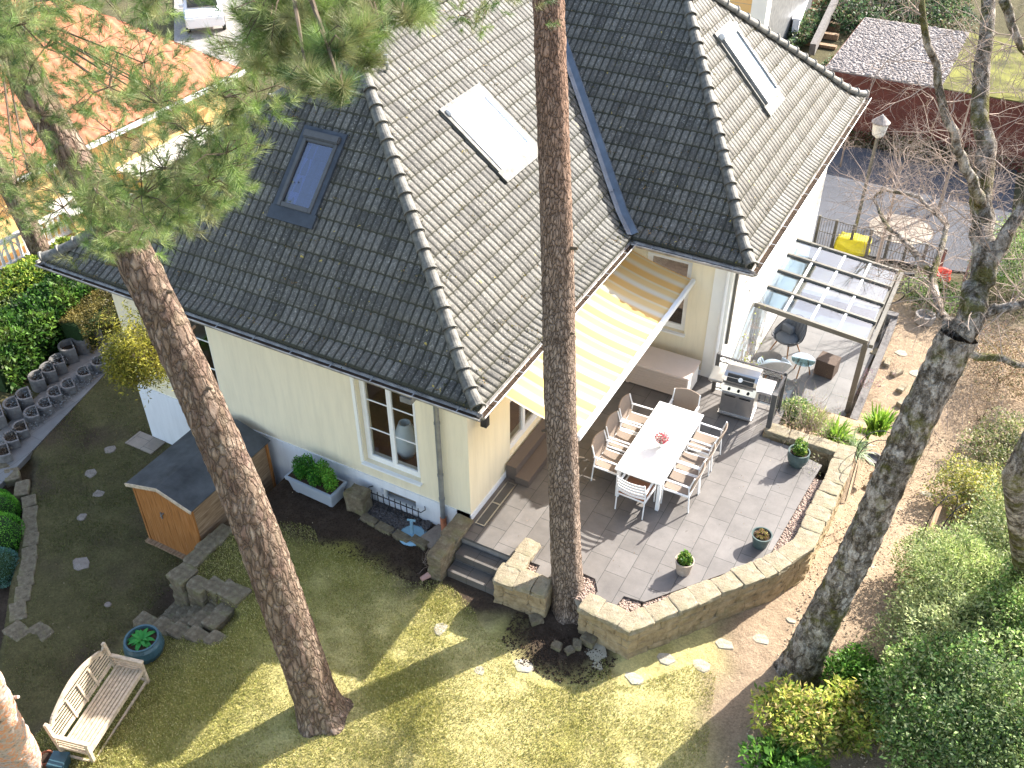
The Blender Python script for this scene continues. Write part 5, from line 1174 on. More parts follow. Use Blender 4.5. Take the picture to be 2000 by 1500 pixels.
for c, r, cols, lb in [((-8, 975), .30, 1, 'small green clipped ball shrub topmost at the left edge'), ((-3, 1000), .42, 1, 'bright green clipped ball shrub second from the top at the left edge'), ((2, 1052), .50, 1, 'largest bright green clipped ball shrub at the left edge'), ((-2, 1108), .40, 2, 'blue green spiky ball shrub lowest at the left edge')]:
    p = at(c[0], c[1], -1.5); o = thing('ball_shrub', lb, 'shrub', (p.x, p.y, -1.88), group='ball shrubs in the dark left bed')
    q, d = ellip(5200, (0, 0, r*.9), (r, r, r*.95), .93)
    leaves('foliage', q[q[:, 2] > 0], .035 if cols == 1 else .05, [(.12, .38, .03), (.18, .48, .05), (.06, .22, .02)] if cols == 1 else [(.12, .30, .25), (.22, .42, .38), (.06, .16, .13)], o, aspect=.5 if cols == 1 else .15, N=d[q[:, 2] > 0])
    MB().lathe([(r*.2, .05), (r*.8, r*.5), (r*.86, r*.9), (r*.6, r*1.5), (r*.1, r*1.72)], 14).obj('shade_core', 'leafcore', o)  # solid dark core, its colour stands in for shade inside the ball

# teak bench -------------------------------------------------------
pb = at(100, 1440, -.66); pe = at(215, 1275, -.66)
a_, b_ = at(150, 1432, -.66), at(250, 1300, -.66)
B0 = Vector((-3.45, -6.0, float(gz(-3.45, -6.0)))) 
B = thing('garden_bench', 'weathered teak bench with curved slatted back on the left lawn', 'bench', B0, rad(104))
def bb(name, *bars, parent=B, bevel=.004):
    f = MB()
    for q in bars: f.bar(*q)
    return f.obj(name, 'teak', parent, bevel=bevel)
hw = .78   # bench faces -Y in its local frame (towards the right in the picture)
for s in (-1, 1):
    bb('front_leg', ((s*hw, -.28, 0.001), (s*hw, -.28, .60), .06)); bb('rear_leg', ((s*hw, .24, .001), (s*hw, .33, .92), .055, .06))
    bb('armrest', ((s*hw, -.33, .62), (s*hw, .27, .62), .07, .03)); bb('side_rail', ((s*hw, -.25, .36), (s*hw, .24, .36), .045), ((s*hw, -.25, .12), (s*hw, .22, .12), .035)); 
    for k in range(3): bb('arm_slat', ((s*hw, -.25, .43+k*.06), (s*hw, .25, .43+k*.06), .022, .03))
bb('front_rail', ((-hw, -.28, .38), (hw, -.28, .38), .03, .07)); bb('low_rail', ((-hw, -.28, .12), (hw, -.28, .12), .03, .045))
for k in range(8): bb('seat_slat', ((-hw+.03, -.27+k*.066, .425-.004*k), (hw-.03, -.27+k*.066, .425-.004*k), .05, .02))
for k in range(8):
    zz = .52+k*.055; tt_ = [t for t in np.linspace(-.98, .98, 99) if (.80+.18*math.cos(t*math.pi*.62) if abs(t) < .78 else .78) > zz+.02]
    if len(tt_) > 3: bb('back_slat', ((min(tt_)*hw, .255+.09*(zz-.48)/.4, zz), (max(tt_)*hw, .255+.09*(zz-.48)/.4, zz), .014, .034))
cr_ = MB()
for i in range(40):
    t0, t1 = -1+i/20, -1+(i+1)/20
    def tz(t): return .84+.18*math.cos(t*math.pi*.62)**1 if abs(t) < .78 else .80+.04*math.cos((abs(t)-.78)*25)
    cr_.bar((t0*hw, .335, tz(t0)), (t1*hw, .335, tz(t1)), .035, .085)
cr_.obj('crest_rail', 'teak', B)
bb('back_rail', ((-hw, .26, .47), (hw, .26, .47), .03, .05))
for x in (-.3, 0, .3): bb('back_brace', ((x, .235, .45), (x, .31, .86), .045, .02))

# ------------------------------------------------------------------ pines
NC = [(.12, .19, .05), (.18, .26, .07), (.27, .33, .12), (.07, .13, .035), (.24, .25, .11)]
def pine(label, base, path, rs, mat='pinebark', flare=.1, n=44, amp=.022, vscale=9, grp=None, zs=.42, step=.07):
    o = thing('pine_tree', label, 'tree', base, group=grp); b = Vector(base)
    bark_tube('trunk', [Vector(p)-b for p in path], rs, mat, o, n=n, flare=flare, amp=amp, vscale=vscale, zs=zs, step=step); return o
def crown(o, clusters, n_per=70, L=.085, W=.0016, tuft_r=.45, cols=NC, limbs=True, mat='twig', roots=None):
    """clusters: list of (center Vector, radius, n_tufts)"""
    b = o.location; tips = []; dirs = []; mb = MB()
    mat = 'twigdark'
    for c, r, n in clusters:
        root = None
        if roots is not None and min((q-c).length for q in roots) < 4.5:
            root = min(roots, key=lambda q: (q-c).length); a = root-b
            m_ = (root+c)/2+Vector((0, 0, .12*(root-c).length)); mb.tube([a, (root*.6+c*.4)-b+Vector((0, 0, .1)), c-b], [.012+.006*(root-c).length, .011, .006], 6)
        P, d = ellip(n, c, (r, r, r*.7), .25)
        dd = unit(d+np.array([0, 0, .55])+rng.normal(0, .25, d.shape)); tips.append(P); dirs.append(dd)
        for q in P[:max(3, n//4)]:
            q = Vector(q); m_ = c.lerp(q, .5)+Vector((0, 0, .04)); mb.tube([c-b, m_-b, q-b], [.006, .004, .002], 3, cap=False)
    T_ = np.concatenate(tips)-np.array(b); D_ = np.concatenate(dirs)
    needles('crown', T_, D_, n_per, L, W, cols, o); mb.obj('limbs', mat, o)
def clus_px(spec):
    out = []
    for px, py, t, r, n in spec:
        d = Vector(ray(px, py)); out.append((Vector(CAM)+d*t, r, n))
    return out
# straight pine standing in the terrace wall
p1 = onY(1090, 600, .34); p2 = onY(1086, 450, .5); p3 = onY(1072, 0, 1.0); p4 = p3+(p3-p2)*.8
t2 = pine('tall straight pine trunk growing through the gap in the terrace wall', (tx, ty, -.62), [(tx, ty, -.66), (2.26, -.53, .1), (2.13, -.40, .95), (1.91, -.13, 2.41), (1.76, .01, 3.34), tuple(p1), tuple(p2), tuple(p3), tuple(p4)], [.28, .275, .265, .262, .258, .25, .24, .215, .12], 'finebark', .07, 46, .014, 18, zs=.3, step=.05)
p3 = p4
def stubs(o, pts, n, rr, mat):
    b_ = o.location
    for _ in range(n):
        i = rg.randrange(1, len(pts)-2); p = Vector(pts[i]).lerp(Vector(pts[i+1]), rg.random())-b_; a_ = rg.uniform(0, 6.28); d = Vector((math.cos(a_), math.sin(a_), rg.uniform(-.1, .4)))
        MB().tube([p+d*rr*.8, p+d*(rr+rg.uniform(.03, .14))], [.035, .018], 7).obj('branch_stub', mat, o)
stubs(t2, [(2.13, -.40, .95), (1.91, -.13, 2.41), (1.76, .01, 3.34), tuple(p1), tuple(p2), tuple(p3)], 9, .24, 'twigdark')
crown(t2, clus_px([(860, -60, 9.5, .9, 60), (960, -50, 9.5, .9, 50), (905, 30, 9.2, .32, 8), (950, 10, 9.2, .4, 9), (1200, -220, 10, 1.2, 60)]), 80, .085, .0016, roots=[p3])
# leaning pine on the lawn
b = gat(628, 1392); q1 = Vector((-1.77, -4.3, 7.44)); B1 = Vector((b.x, b.y, b.z-.05))
def onY2(px, py, Y): return onY(px, py, Y)
q0 = onY(505, 1050, b.y+.02); qa = onY(400, 800, -4.32); q1 = onY(262, 500, -4.3); q2 = onY(188, 385, -4.45); q3 = q2+Vector((-.55, -.1, 1.9)); q4 = q3+Vector((-.2, .2, 2.2))
t1 = pine('leaning pine with plated bark growing out of the lawn in front of the house', tuple(b), [tuple(B1), tuple(q0), tuple(qa), tuple(q1), tuple(q2), tuple(q3), tuple(q4)], [.36, .30, .27, .235, .21, .17, .08], 'pinebark', .12, 56, .017, 13, zs=.33, step=.06)
stubs(t1, [tuple(q0), tuple(qa), tuple(q1), tuple(q2)], 6, .25, 'twigdark')
cl = []
for (x0, y0, x1, y1, t0, t1_, r, n, k) in [(-60, -60, 300, 200, 5.5, 9, .5, 38, 15), (20, 150, 420, 420, 6, 9.5, .5, 38, 17), (180, 380, 330, 470, 7, 9, .38, 22, 6), (300, -60, 620, 60, 4.5, 7.5, .5, 42, 9), (0, 320, 220, 420, 7, 9.5, .45, 26, 6)]:
    for _ in range(k):
        c_ = (rg.uniform(x0, x1), rg.uniform(y0, y1), rg.uniform(t0, t1_), r*rg.uniform(.7, 1.1), n)
        if not (math.hypot(c_[0]-400, c_[1]-55) < 125 or math.hypot(c_[0]-285, c_[1]-300) < 50 or math.hypot(c_[0]-20, c_[1]-190) < 60): cl.append(c_)
cl += [(350, 395, 6.2, .34, 26), (405, 360, 6.0, .30, 24), (440, 300, 5.8, .30, 24), (380, 270, 6.0, .36, 28), (320, 330, 6.2, .4, 28), (300, 440, 6.6, .3, 18), (430, 250, 6.2, .28, 18), (250, 455, 7, .3, 16)]
cl += [(500, 60, 5.2, .28, 22), (500, 110, 5.6, .32, 24), (500, 180, 6.0, .34, 24), (440, 190, 6, .34, 24), (560, 60, 4.6, .3, 26), (540, 20, 4.6, .3, 26), (455, 215, 6.4, .3, 16)]
crown(t1, clus_px(cl), 96, .09, .0012, roots=[q1, q2, q3, q4])
# close spray of needles in front of the roof (a low bough of the leaning pine's neighbour)
t5 = thing('pine_bough', 'near pine bough with long star shaped needle tufts hanging over the roof hip', 'bough', tuple(dist(560, -60, 5)))
crown(t5, clus_px([(640, 90, 3.9, .10, 8), (600, 150, 3.8, .09, 8), (665, 165, 3.7, .08, 7), (690, 70, 4.0, .14, 10), (740, 40, 4.2, .15, 11), (790, 25, 4.4, .14, 9), (630, 30, 4.3, .2, 14), (560, 60, 4.6, .24, 16), (705, 110, 4.1, .10, 7), (590, 10, 4.6, .25, 16), (720, 0, 4.6, .24, 14), (820, 10, 4.8, .16, 8), (612, 110, 4.0, .10, 8), (545, 120, 4.8, .2, 12)]), 190, .10, .0009)
mb = MB()
for a_ in [(640, 90, 3.95), (600, 150, 3.85), (665, 165, 3.75), (740, 40, 4.2), (560, 60, 4.6)]:
    e_ = dist(*a_)-t5.location; mb.tube([Vector((0, 0, 0)), e_*.4+Vector((0, 0, .15)), e_*.75+Vector((0, 0, .1)), e_], [.016, .012, .009, .005], 5)
mb.obj('bough', 'twigdark', t5)
# pines behind the left gable and at the lower left corner
for k, (px, py, lb, r_, up) in enumerate([(112, 560, 'thick grey pine trunk behind the left roof corner', .30, (-1.3, -1.0)), (70, 505, 'second pine trunk at the left beside the ochre wall', .24, (-.9, -1.4))]):
    b = at(px, py, -1.5); h_ = 12; o = pine(lb, tuple(b), [tuple(b), tuple(b+Vector((up[0]*.3, up[1]*.3, 4))), tuple(b+Vector((up[0], up[1], 9))), tuple(b+Vector((up[0]*1.4, up[1]*1.4, 14)))], [r_, r_*.85, r_*.7, r_*.45], 'pinebark', .08, 26, .02, step=.12)
    cl = [(c, rr, n) for c, rr, n in clus_px([(rg.uniform(-40, 330) if k == 0 else rg.uniform(-60, 180), rg.uniform(-40, 300) if k == 0 else rg.uniform(120, 420), rg.uniform(12, 17), .8, 30) for _ in range(10 if k == 0 else 7)])]
    crown(o, cl, 60, .10, .0022, roots=[b+Vector((up[0], up[1], 9)), b+Vector((up[0]*1.4, up[1]*1.4, 13))])
b = at(-10, 1560, -1.3)
o = pine('orange flaking pine trunk close to the camera at the lower left corner', tuple(b), [tuple(b), tuple(dist(40, 1500, 15.0)), tuple(dist(0, 1420, 13.0)), tuple(dist(-60, 1300, 10.5))], [.33, .30, .27, .24], 'orangebark', .05, 44, .03, 7)
MB().tube([dist(22, 1364, 12.2)-b, dist(36, 1361, 12.1)-b], [.03, .02], 7).obj('branch_stub', 'orangebark', o)
# mistletoe on the leaning trunk
c = onY(262, 690, -4.05); o = thing('mistletoe_clump', 'round olive green mistletoe clump hanging on the leaning pine trunk', 'mistletoe', tuple(c)); mb = MB(); out = []
for _ in range(70): grow(mb, Vector((.12, .1, .05)), Vector(rng.normal(size=3)), .40, .007, 2, out, .55, .25, 3, (2, 3), 3)
mb.obj('twigs', 'twigdark', o); P = np.repeat(np.array([q[0] for q in out]), 8, 0)+rng.normal(0, .04, (len(out)*8, 3))
P = np.concatenate([P, ellip(5200, (.02, 0, -.06), (.46, .46, .42), .2)[0]]); leaves('foliage', P, .065, [(.16, .165, .015), (.22, .21, .03), (.09, .105, .015)], o, aspect=.26, up=0)

# ------------------------------------------------------------------ old birch on the right
b = gat(1560, 1308); o = thing('birch_tree', 'big leaning birch with mossy cracked bark and bare branches on the right', 'tree', tuple(b)); BT = o
tp = [b+Vector((0, 0, -.06)), onY(1590, 1240, .3), onY(1672, 1080, .45), onY(1745, 920, .6), onY(1815, 770, .8), onY(1872, 655, 1.0)]
tr_r = [.33, .30, .265, .25, .25, .24]
bark_tube('trunk', [p-b for p in tp], tr_r, 'birch', o, n=52, flare=.12, amp=.03, vscale=5, zs=.6, step=.07)
top = tp[-1]
limbs_px = [[(1872, 655, 1.0), (1905, 560, 1.4), (1915, 460, 1.8), (1922, 330, 2.3), (1915, 180, 2.9), (1930, 20, 3.4), (1935, -120, 3.8)],
            [(1905, 560, 1.4), (1960, 470, 1.6), (2010, 380, 2.0), (2060, 250, 2.4)],
            [(1915, 400, 1.9), (1900, 350, 1.7), (1868, 290, 1.5), (1840, 200, 1.4), (1812, 90, 1.3), (1800, 0, 1.2), (1790, -80, 1.2)],
            [(1872, 655, 1.0), (1835, 600, 1.5), (1822, 540, 2.4), (1840, 480, 3.0), (1850, 440, 3.4), (1795, 385, 4.2), (1722, 368, 5.0), (1708, 385, 5.2)],
            [(1822, 540, 2.4), (1770, 475, 3.6), (1725, 430, 4.4), (1706, 390, 4.9)],
            [(1890, 620, 1.1), (1950, 605, 1.2), (2010, 590, 1.3), (2080, 575, 1.4)],
            [(1868, 690, .9), (1930, 698, 1.0), (2010, 715, 1.1), (2060, 722, 1.2)],
            [(1960, 0, 2.2), (1985, 70, 2.3), (2010, 110, 2.4), (2050, 200, 2.5)],
            [(1850, 640, 1.0), (1838, 610, 1.4), (1826, 560, 2.2)]]
lr = [.19, .12, .075, .06, .055, .09, .07, .06, .07]
nodes = []
for L_, r in zip(limbs_px, lr):
    pts = [onY(*q) for q in L_]; n_ = len(pts); mb = MB(); sub = []
    for p, q in zip(pts, pts[1:]):
        for t in (0, .33, .66): sub.append(p.lerp(q, t)+Vector(rng.normal(size=3))*r*.35*(t > 0))
    sub.append(pts[-1]); rs_ = [r*(1-.65*i/(len(sub)-1)) for i in range(len(sub))]
    mb.tube([p-b for p in sub], rs_, 12).obj('limb', 'birch', o, smooth=True); nodes += [(sub[i], rs_[i]) for i in range(2, len(sub))]
mb = MB(); out = []
vis = [q for q in nodes]
for i in range(190):
    p, r = vis[rg.randrange(len(vis))]; d = Vector((rg.gauss(-.5, .8), rg.gauss(.1, .7), rg.gauss(.25, .6)))
    if p.z > 10.5: d.z -= .5
    grow(mb, p-b, d, rg.uniform(.6, 1.25), min(r*.3, .0085), 2, out, .7, .35, 5, (3, 5), 4)
mb.obj('twigs', 'twig', o)
# second bare tree further right and bare shrubs behind
def bare(label, p, h, n, sp, r=.05, mat='twig', cat='tree', lean=(0, 0), lev=3, L=1.6):
    o = thing('bare_tree', label, cat, tuple(p)); pts = [Vector((lean[0]*t*t, lean[1]*t*t, h*t)) for t in np.linspace(0, 1, 8)]
    MB().tube(pts, [r*(1-.8*i/8) for i in range(8)], 9).obj('trunk', 'twigdark' if mat != 'twig' else 'twig', o, smooth=True)
    mb = MB(); out = []
    for _ in range(n):
        i = rg.randint(2, 7); grow(mb, pts[i], Vector((rg.gauss(0, sp), rg.gauss(0, sp), 1)), L*rg.uniform(.6, 1.1), r*.25, lev, out, .55, 0, 4, (2, 3), 4)
    mb.obj('branches', mat, o); return o
bare('bare thin tree with fine twigs left of the birch crown, over the driveway', at(1700, 560, -1.6), 3.6, 20, .7, .06, L=1.3)
bare('bare shrub like tree beside the driveway behind the red cloth', at(1880, 560, -1.6), 3.4, 18, .7, .05, L=1.3)
bare('leafless tree in front of the red brown garage on the right', at(1830, 420, -1.7), 4.2, 20, .65, .06, L=1.5)
bare('leafless tree at the top right corner beside the gravel roof', at(1960, 330, -1.7), 5, 20, .65, .08, L=1.7)
bare('thin bare tree below the garage post', at(1640, 330, -1.7), 2.6, 14, .7, .035, L=1.1)
b = at(2010, 1180, -.9); bt = MB().tube([Vector((0, 0, 0)), onY(1985, 930, .5)-b, onY(2060, 780, .6)-b], [.2, .18, .15], 14); o = thing('bare_tree', 'leaning trunk at the right edge among the holly bushes', 'tree', tuple(b)); bt.obj('trunk', 'birch', o, smooth=True)

# ------------------------------------------------------------------ shrubs on the right
def bush(label, c, r, n, size, cols, aspect=.5, zb=None, shell=.55, up=.5, lobes=7, cat='shrub', name='shrub', sd=.25, grp=None, core=True):
    zb = float(gz(c[0], c[1])) if zb is None else zb; o = thing(name, label, cat, (c[0], c[1], zb), group=grp); P = []; N = []
    for k in range(lobes):
        a = 2.4*k; q = .55 if k else 0; lc = (math.cos(a)*r[0]*q, math.sin(a)*r[1]*q, r[2]*(.45+.4*rg.random())); lr_ = np.array(r)*np.array([.55, .55, .48])*rg.uniform(.8, 1.15)
        p, d = ellip(n//lobes, lc, lr_, shell); P.append(p); N.append(d)
        if core and lr_[0] > .2: pass
    P = np.concatenate(P); N = np.concatenate(N); ph = rng.uniform(0, 6, 3); q = P*(2.2/max(.5, r[0]))*1.4+ph
    g_ = np.sin(q[:, 0]*1.7+2*np.sin(q[:, 2]*1.1))*np.cos(q[:, 1]*1.9)+.6*np.sin(q[:, 0]*4.3+q[:, 2]*3)*np.cos(q[:, 1]*4.1+1)
    P = P+N*(g_[:, None]*.11*min(1, r[0])); st_ = rng.random(len(P)) < .035; P[st_] += N[st_]*rng.uniform(.04, .22, (st_.sum(), 1))*min(1, r[0])+np.array([0, 0, .05]); m_ = P[:, 2] > .02; leaves('foliage', P[m_], size, cols, o, up=up, aspect=aspect, sd=sd, N=N[m_]*.7)
    mb = MB(); out = []
    for _ in range(6): grow(mb, Vector((0, 0, 0)), Vector((rg.gauss(0, .6), rg.gauss(0, .6), 1)), r[2]*.8, .012, 1, out)
    mb.obj('stems', 'twigdark', o); return o
def bxy(px, py, z): p = at(px, py, z); return (p.x, p.y)
YG = [(.42, .46, .08), (.55, .52, .12), (.24, .34, .05), (.48, .38, .16), (.15, .24, .04)]
HG2 = [(.10, .20, .05), (.18, .31, .08), (.06, .13, .03), (.28, .40, .12), (.40, .44, .22)]
MG = [(.10, .24, .03), (.16, .32, .05), (.05, .14, .02)]
bush('round bright green shrub right of the birch foot', bxy(1665, 1350, -.7), (.48, .48, .75), 5200, .07, MG, .6)
bush('yellow green mottled rhododendron bush at the bottom right of the lawn', bxy(1545, 1440, -.7), (.62, .6, .75), 4200, .11, YG, .36)
bush('yellow leaved bush between the round shrub and the big holly', bxy(1650, 1430, -.7), (.5, .5, .7), 3000, .11, YG, .36)
bush('glossy fresh green laurel bush at the bottom edge', bxy(1540, 1530, -.6), (.65, .5, .65), 2600, .13, MG, .42)
bush('large dark holly bush filling the bottom right corner', bxy(1860, 1440, -.2), (1.3, 1.2, 1.9), 26000, .07, HG2, .5, lobes=11)
bush('olive green bush right of the holly at the right edge', bxy(2010, 1300, -.2), (1.0, 1.0, 1.9), 14000, .07, HG2, .5)
bush('grey green feathery bush in the middle of the right border', bxy(1895, 1210, -.3), (1.15, 1.1, 1.6), 24000, .075, [(.24, .34, .10), (.36, .44, .15), (.46, .50, .24), (.13, .20, .06)], .28, lobes=11, up=1)
bush('pale green bush at the right edge above the feathery bush', bxy(1990, 1080, -.4), (1.0, 1.0, 1.5), 16000, .07, [(.24, .31, .11), (.38, .41, .20), (.13, .20, .06)], .4)
bush('yellowish ivy mound beside the garden path', bxy(1915, 950, -.8), (.9, .9, .8), 9000, .06, [(.33, .33, .06), (.40, .38, .12), (.13, .19, .05), (.35, .33, .22)], .6)
bush('low ivy patch with pale leaves at the right edge of the path', bxy(1990, 860, -.9), (1.1, 1.2, .7), 9000, .06, [(.25, .28, .10), (.36, .34, .22), (.12, .18, .05)], .6)
bush('reddish brown hedge shrub in the right border', bxy(1960, 720, -1.2), (1.2, 1.4, .9), 9000, .06, [(.22, .13, .08), (.28, .2, .12), (.15, .15, .06)], .35)
bush('tall dark green shrub at the upper right edge', bxy(1990, 560, -1.3), (1.3, 1.3, 1.8), 9000, .08, HG2, .45)
bush('small green shrub behind the concrete ring planter', bxy(1820, 590, -1.5), (.9, .7, .6), 5000, .07, HG2, .5)
bush('dry leafless brush clump between path and holly', bxy(1925, 780, -1.), (.8, .8, .7), 2500, .05, [(.25, .17, .10), (.32, .24, .16)], .2)
for k, (px, py, lb) in enumerate([(1905, 850, 'tangle of bare stems between the path and the ivy mound'), (1960, 640, 'bare reddish bush in the upper right border'), (1930, 520, 'bare bush beside the dark green shrub at the upper right')]):
    twiggy('bare_bush', lb, 'shrub', at(px, py, -1.2), 22, .9, .009, lev=2, spread=.6, kids=(2, 3), box=(.7, .7))
bush('broad grey green bush between the feathery bush and the dark holly', bxy(1840, 1290, -.3), (1.1, 1.0, 1.5), 17000, .075, [(.24, .30, .12), (.34, .38, .18), (.12, .17, .07)], .4, lobes=9, up=.9)
bush('bright leafy bush left of the feathery bush beside the path', bxy(1830, 1130, -.6), (.8, .8, .9), 11000, .07, [(.28, .34, .12), (.42, .45, .24), (.14, .20, .06)], .4, lobes=9, up=.8)
bush('tall mottled bush in front of the leaning right hand trunk', bxy(1950, 1180, -.5), (1.1, 1.0, 1.5), 15000, .07, [(.20, .27, .09), (.36, .40, .2), (.11, .16, .05)], .45, lobes=9)
bush('dark evergreen mass at the very bottom right corner', bxy(1960, 1480, .2), (1.2, 1.0, 1.8), 16000, .07, [(.06, .11, .04), (.12, .18, .07), (.20, .26, .12)], .5, lobes=9)
# bed plants
def strap(label, p, n, L, w_, cols, sp=.6):
    o = thing('strap_leaf_plant', label, 'plant', p); V = []; Fq = []; T_ = []
    for _ in range(n):
        a = rg.uniform(0, 6.28); d = np.array([math.cos(a), math.sin(a), 0]); s = np.array([-d[1], d[0], 0]); l = L*rg.uniform(.6, 1.1); o_ = np.array([rg.gauss(0, .07), rg.gauss(0, .07), 0]); b_ = len(V); k_ = rg.uniform(.25, 1)*sp
        c_ = np.array(rg.choice(cols))*rg.uniform(.8, 1.2)
        for t in np.linspace(0, 1, 6): c = o_+d*l*k_*t+np.array([0, 0, l*(1.05-k_*.35)*t-l*.75*k_*t**2.2]); wd = w_*math.sin(math.pi*(.18+.8*t))*.5; V += [c-s*wd, c+s*wd]; T_ += [c_, c_]
        for i in range(5): Fq.append((b_+2*i, b_+2*i+1, b_+2*i+3, b_+2*i+2))
    npobj('leaves', np.array(V), Fq, 'leaf', o, tint=np.array(T_)); return o
SG = [(.20, .36, .04), (.30, .44, .06), (.12, .24, .03)]; SP = [(.30, .38, .22), (.42, .48, .33), (.2, .28, .12)]
strap('tall yellow green iris clump in the bed beside the canopy post', at(1712, 846, -1.2), 170, .85, .05, SG, .6)
strap('small iris clump left of the tall one', at(1680, 862, -1.2), 50, .5, .035, SG, .5)
strap('arching strap leaved clump behind the stone coping', at(1628, 862, -.42), 220, .75, .032, SG+[(.3, .36, .1)], .95)
strap('pale striped strap leaved clump at the corner of the stone wall', at(1662, 885, -.5), 190, .62, .035, SP, 1.)
strap('grassy clump behind the coping next to the railing post', at(1588, 838, -.35), 200, .72, .02, [(.28, .34, .08), (.38, .38, .16)], .7)
bush('variegated euonymus shrub behind the railing post', bxy(1553, 822, -.3), (.42, .36, .5), 3600, .055, [(.16, .3, .06), (.5, .5, .2), (.08, .18, .04), (.45, .5, .3)], .55, zb=-.4)
twiggy('bare_rose', 'bare thorny rose stems behind the stone coping', 'shrub', (4.9, 5.6, -.4), 30, .95, .011, lev=2, spread=.4, kids=(2, 3), leafcols=[(.25, .32, .08)], ln=1, lsz=.025, box=(.4, .2))
twiggy('bare_rose', 'reddish bare twigs in front of the wicker basket', 'shrub', (4.55, 6.9, -1.3), 34, 1.0, .011, lev=2, spread=.35, kids=(2, 3), box=(.4, .3))
twiggy('heather', 'mauve flowering heather in the bed beside the canopy post', 'shrub', at(1690, 752, -1.2), 18, .35, .004, lev=1, spread=.6, leafcols=[(.32, .16, .25), (.22, .12, .15), (.3, .25, .15)], ln=7, lsz=.03, box=(.2, .2))
twiggy('dry_perennial', 'dry brown perennial stalks in the round bed', 'plant', at(1745, 735, -1.3), 12, .4, .005, lev=1, spread=.3, leafcols=[(.3, .2, .15)], ln=2, lsz=.03, box=(.12, .12))
twiggy('potted_rose', 'bare plant with small leaves beside the dark green pot', 'plant', (5.25, 4.45, -.05), 8, .28, .004, lev=1, spread=.8, leafcols=[(.25, .28, .12), (.35, .33, .25)], ln=4, lsz=.03)
vine = thing('climbing_rose', 'leafless climbing rose with a few yellow green leaves on the white side wall', 'climber', (2.78, 8.2, -1.65)); mb = MB(); out = []
for k in range(16):
    y0 = rg.uniform(-.9, .5); p = Vector((rg.uniform(0, .12), y0, 0)); pts = [p.copy()]; L_ = rg.uniform(1.4, 2.6); d = Vector((0, rg.uniform(-.25, .35), 1))
    for i in range(9): p = p+d*(L_/9)+Vector((rg.gauss(.0, .03), rg.gauss(0, .06), 0)); p.x = max(.02, min(p.x, .45)); pts.append(p.copy())
    mb.tube(pts, [.009*(1-.08*i) for i in range(10)], 4)
    for q in pts[3:]: grow(mb, q, Vector((abs(rg.gauss(.3, .3)), rg.gauss(0, .6), rg.gauss(0, .5))), .35, .004, 1, out, .6)
mb.obj('stems', 'twig', vine); P = np.array([q[0] for q in out if rg.random() < .35 and q[0].y < .1]); leaves('leaves', P, .06, [(.30, .36, .06), (.4, .42, .1)], vine, aspect=.7)
# wire plant supports
def hoop(label, px, py, z, w_, h_, rz):
    p = at(px, py, z); o = thing('plant_support', label, 'plant support', (p.x, p.y, z), rz, 'rusty hoop plant supports in the right bed'); f = MB()
    for yy in (0, .28): f.tube([(-w_/2, yy, 0), (-w_/2, yy, h_*.7)]+[(-w_/2*math.cos(a), yy, h_*.7+h_*.3*math.sin(a)) for a in np.linspace(.2, 2.94, 9)]+[(w_/2, yy, h_*.7), (w_/2, yy, 0)], .009, 5)
    for t in (.3, .6): 
        for s in (-1, 1): f.bar((s*w_/2, 0, h_*t), (s*w_/2, .28, h_*t), .008)
    f.obj('wire_frame', 'iron', o)
hoop('tall rusty hoop support at the stone wall corner left of the birch', 1690, 985, -1.0, .8, 1.75, rad(15))
hoop('rusty hoop support on the far side of the birch trunk', 1830, 1110, -1.0, .8, 1.7, rad(60))
# bed edging beyond the wall
k = 700
W4 = thing('stone_edging', 'curved sandstone edging of the round bed beside the garden path', 'edging', (5.6, 8, -1.5))
for px, py, ln in [(1715, 668, .4), (1738, 692, .45), (1756, 712, .4), (1766, 742, .42), (1768, 770, .4), (1768, 800, .4), (1762, 832, .42), (1752, 862, .42), (1735, 893, .45), (1715, 918, .42), (1700, 945, .42)]:
    k += 1; p = at(px, py, -1.35); o = MB().rock((0, 0, 0), (.34, .16, .34), k, 2, .12).obj('edging_stone', 'copestone', W4, loc=(p.x-5.6, p.y-8, float(gz(p.x, p.y))+1.5-.06)); o.rotation_euler = (0, 0, rad(70+rg.uniform(-15, 25)))
p = at(1804, 628, -1.62); o = thing('ring_planter', 'round concrete ring standing on the pale garden path', 'planter', tuple(p)); MB().lathe([(.24, 0.001), (.26, .24), (.20, .24), (.19, .1), (.05, .1)], 26).obj('concrete_ring', 'concrete', o); 
p = at(1705, 900, -.95); o = thing('planting_ring', 'dark half buried ring in the bed soil beside the wall', 'ring', tuple(p)); MB().lathe([(.17, 0.0), (.185, .1), (.15, .1), (.14, .02), (.02, .02)], 22).obj('ring', 'concrete_p', o)
tag(MB().bar(at(1835, 990, -1.0)+Vector((0, 0, .03)), at(1770, 1165, -1.0)+Vector((0, 0, .03)), .09, .05).obj('path_edge_board', 'greywood'), 'long grey timber edging board on the ground right of the birch', 'board')

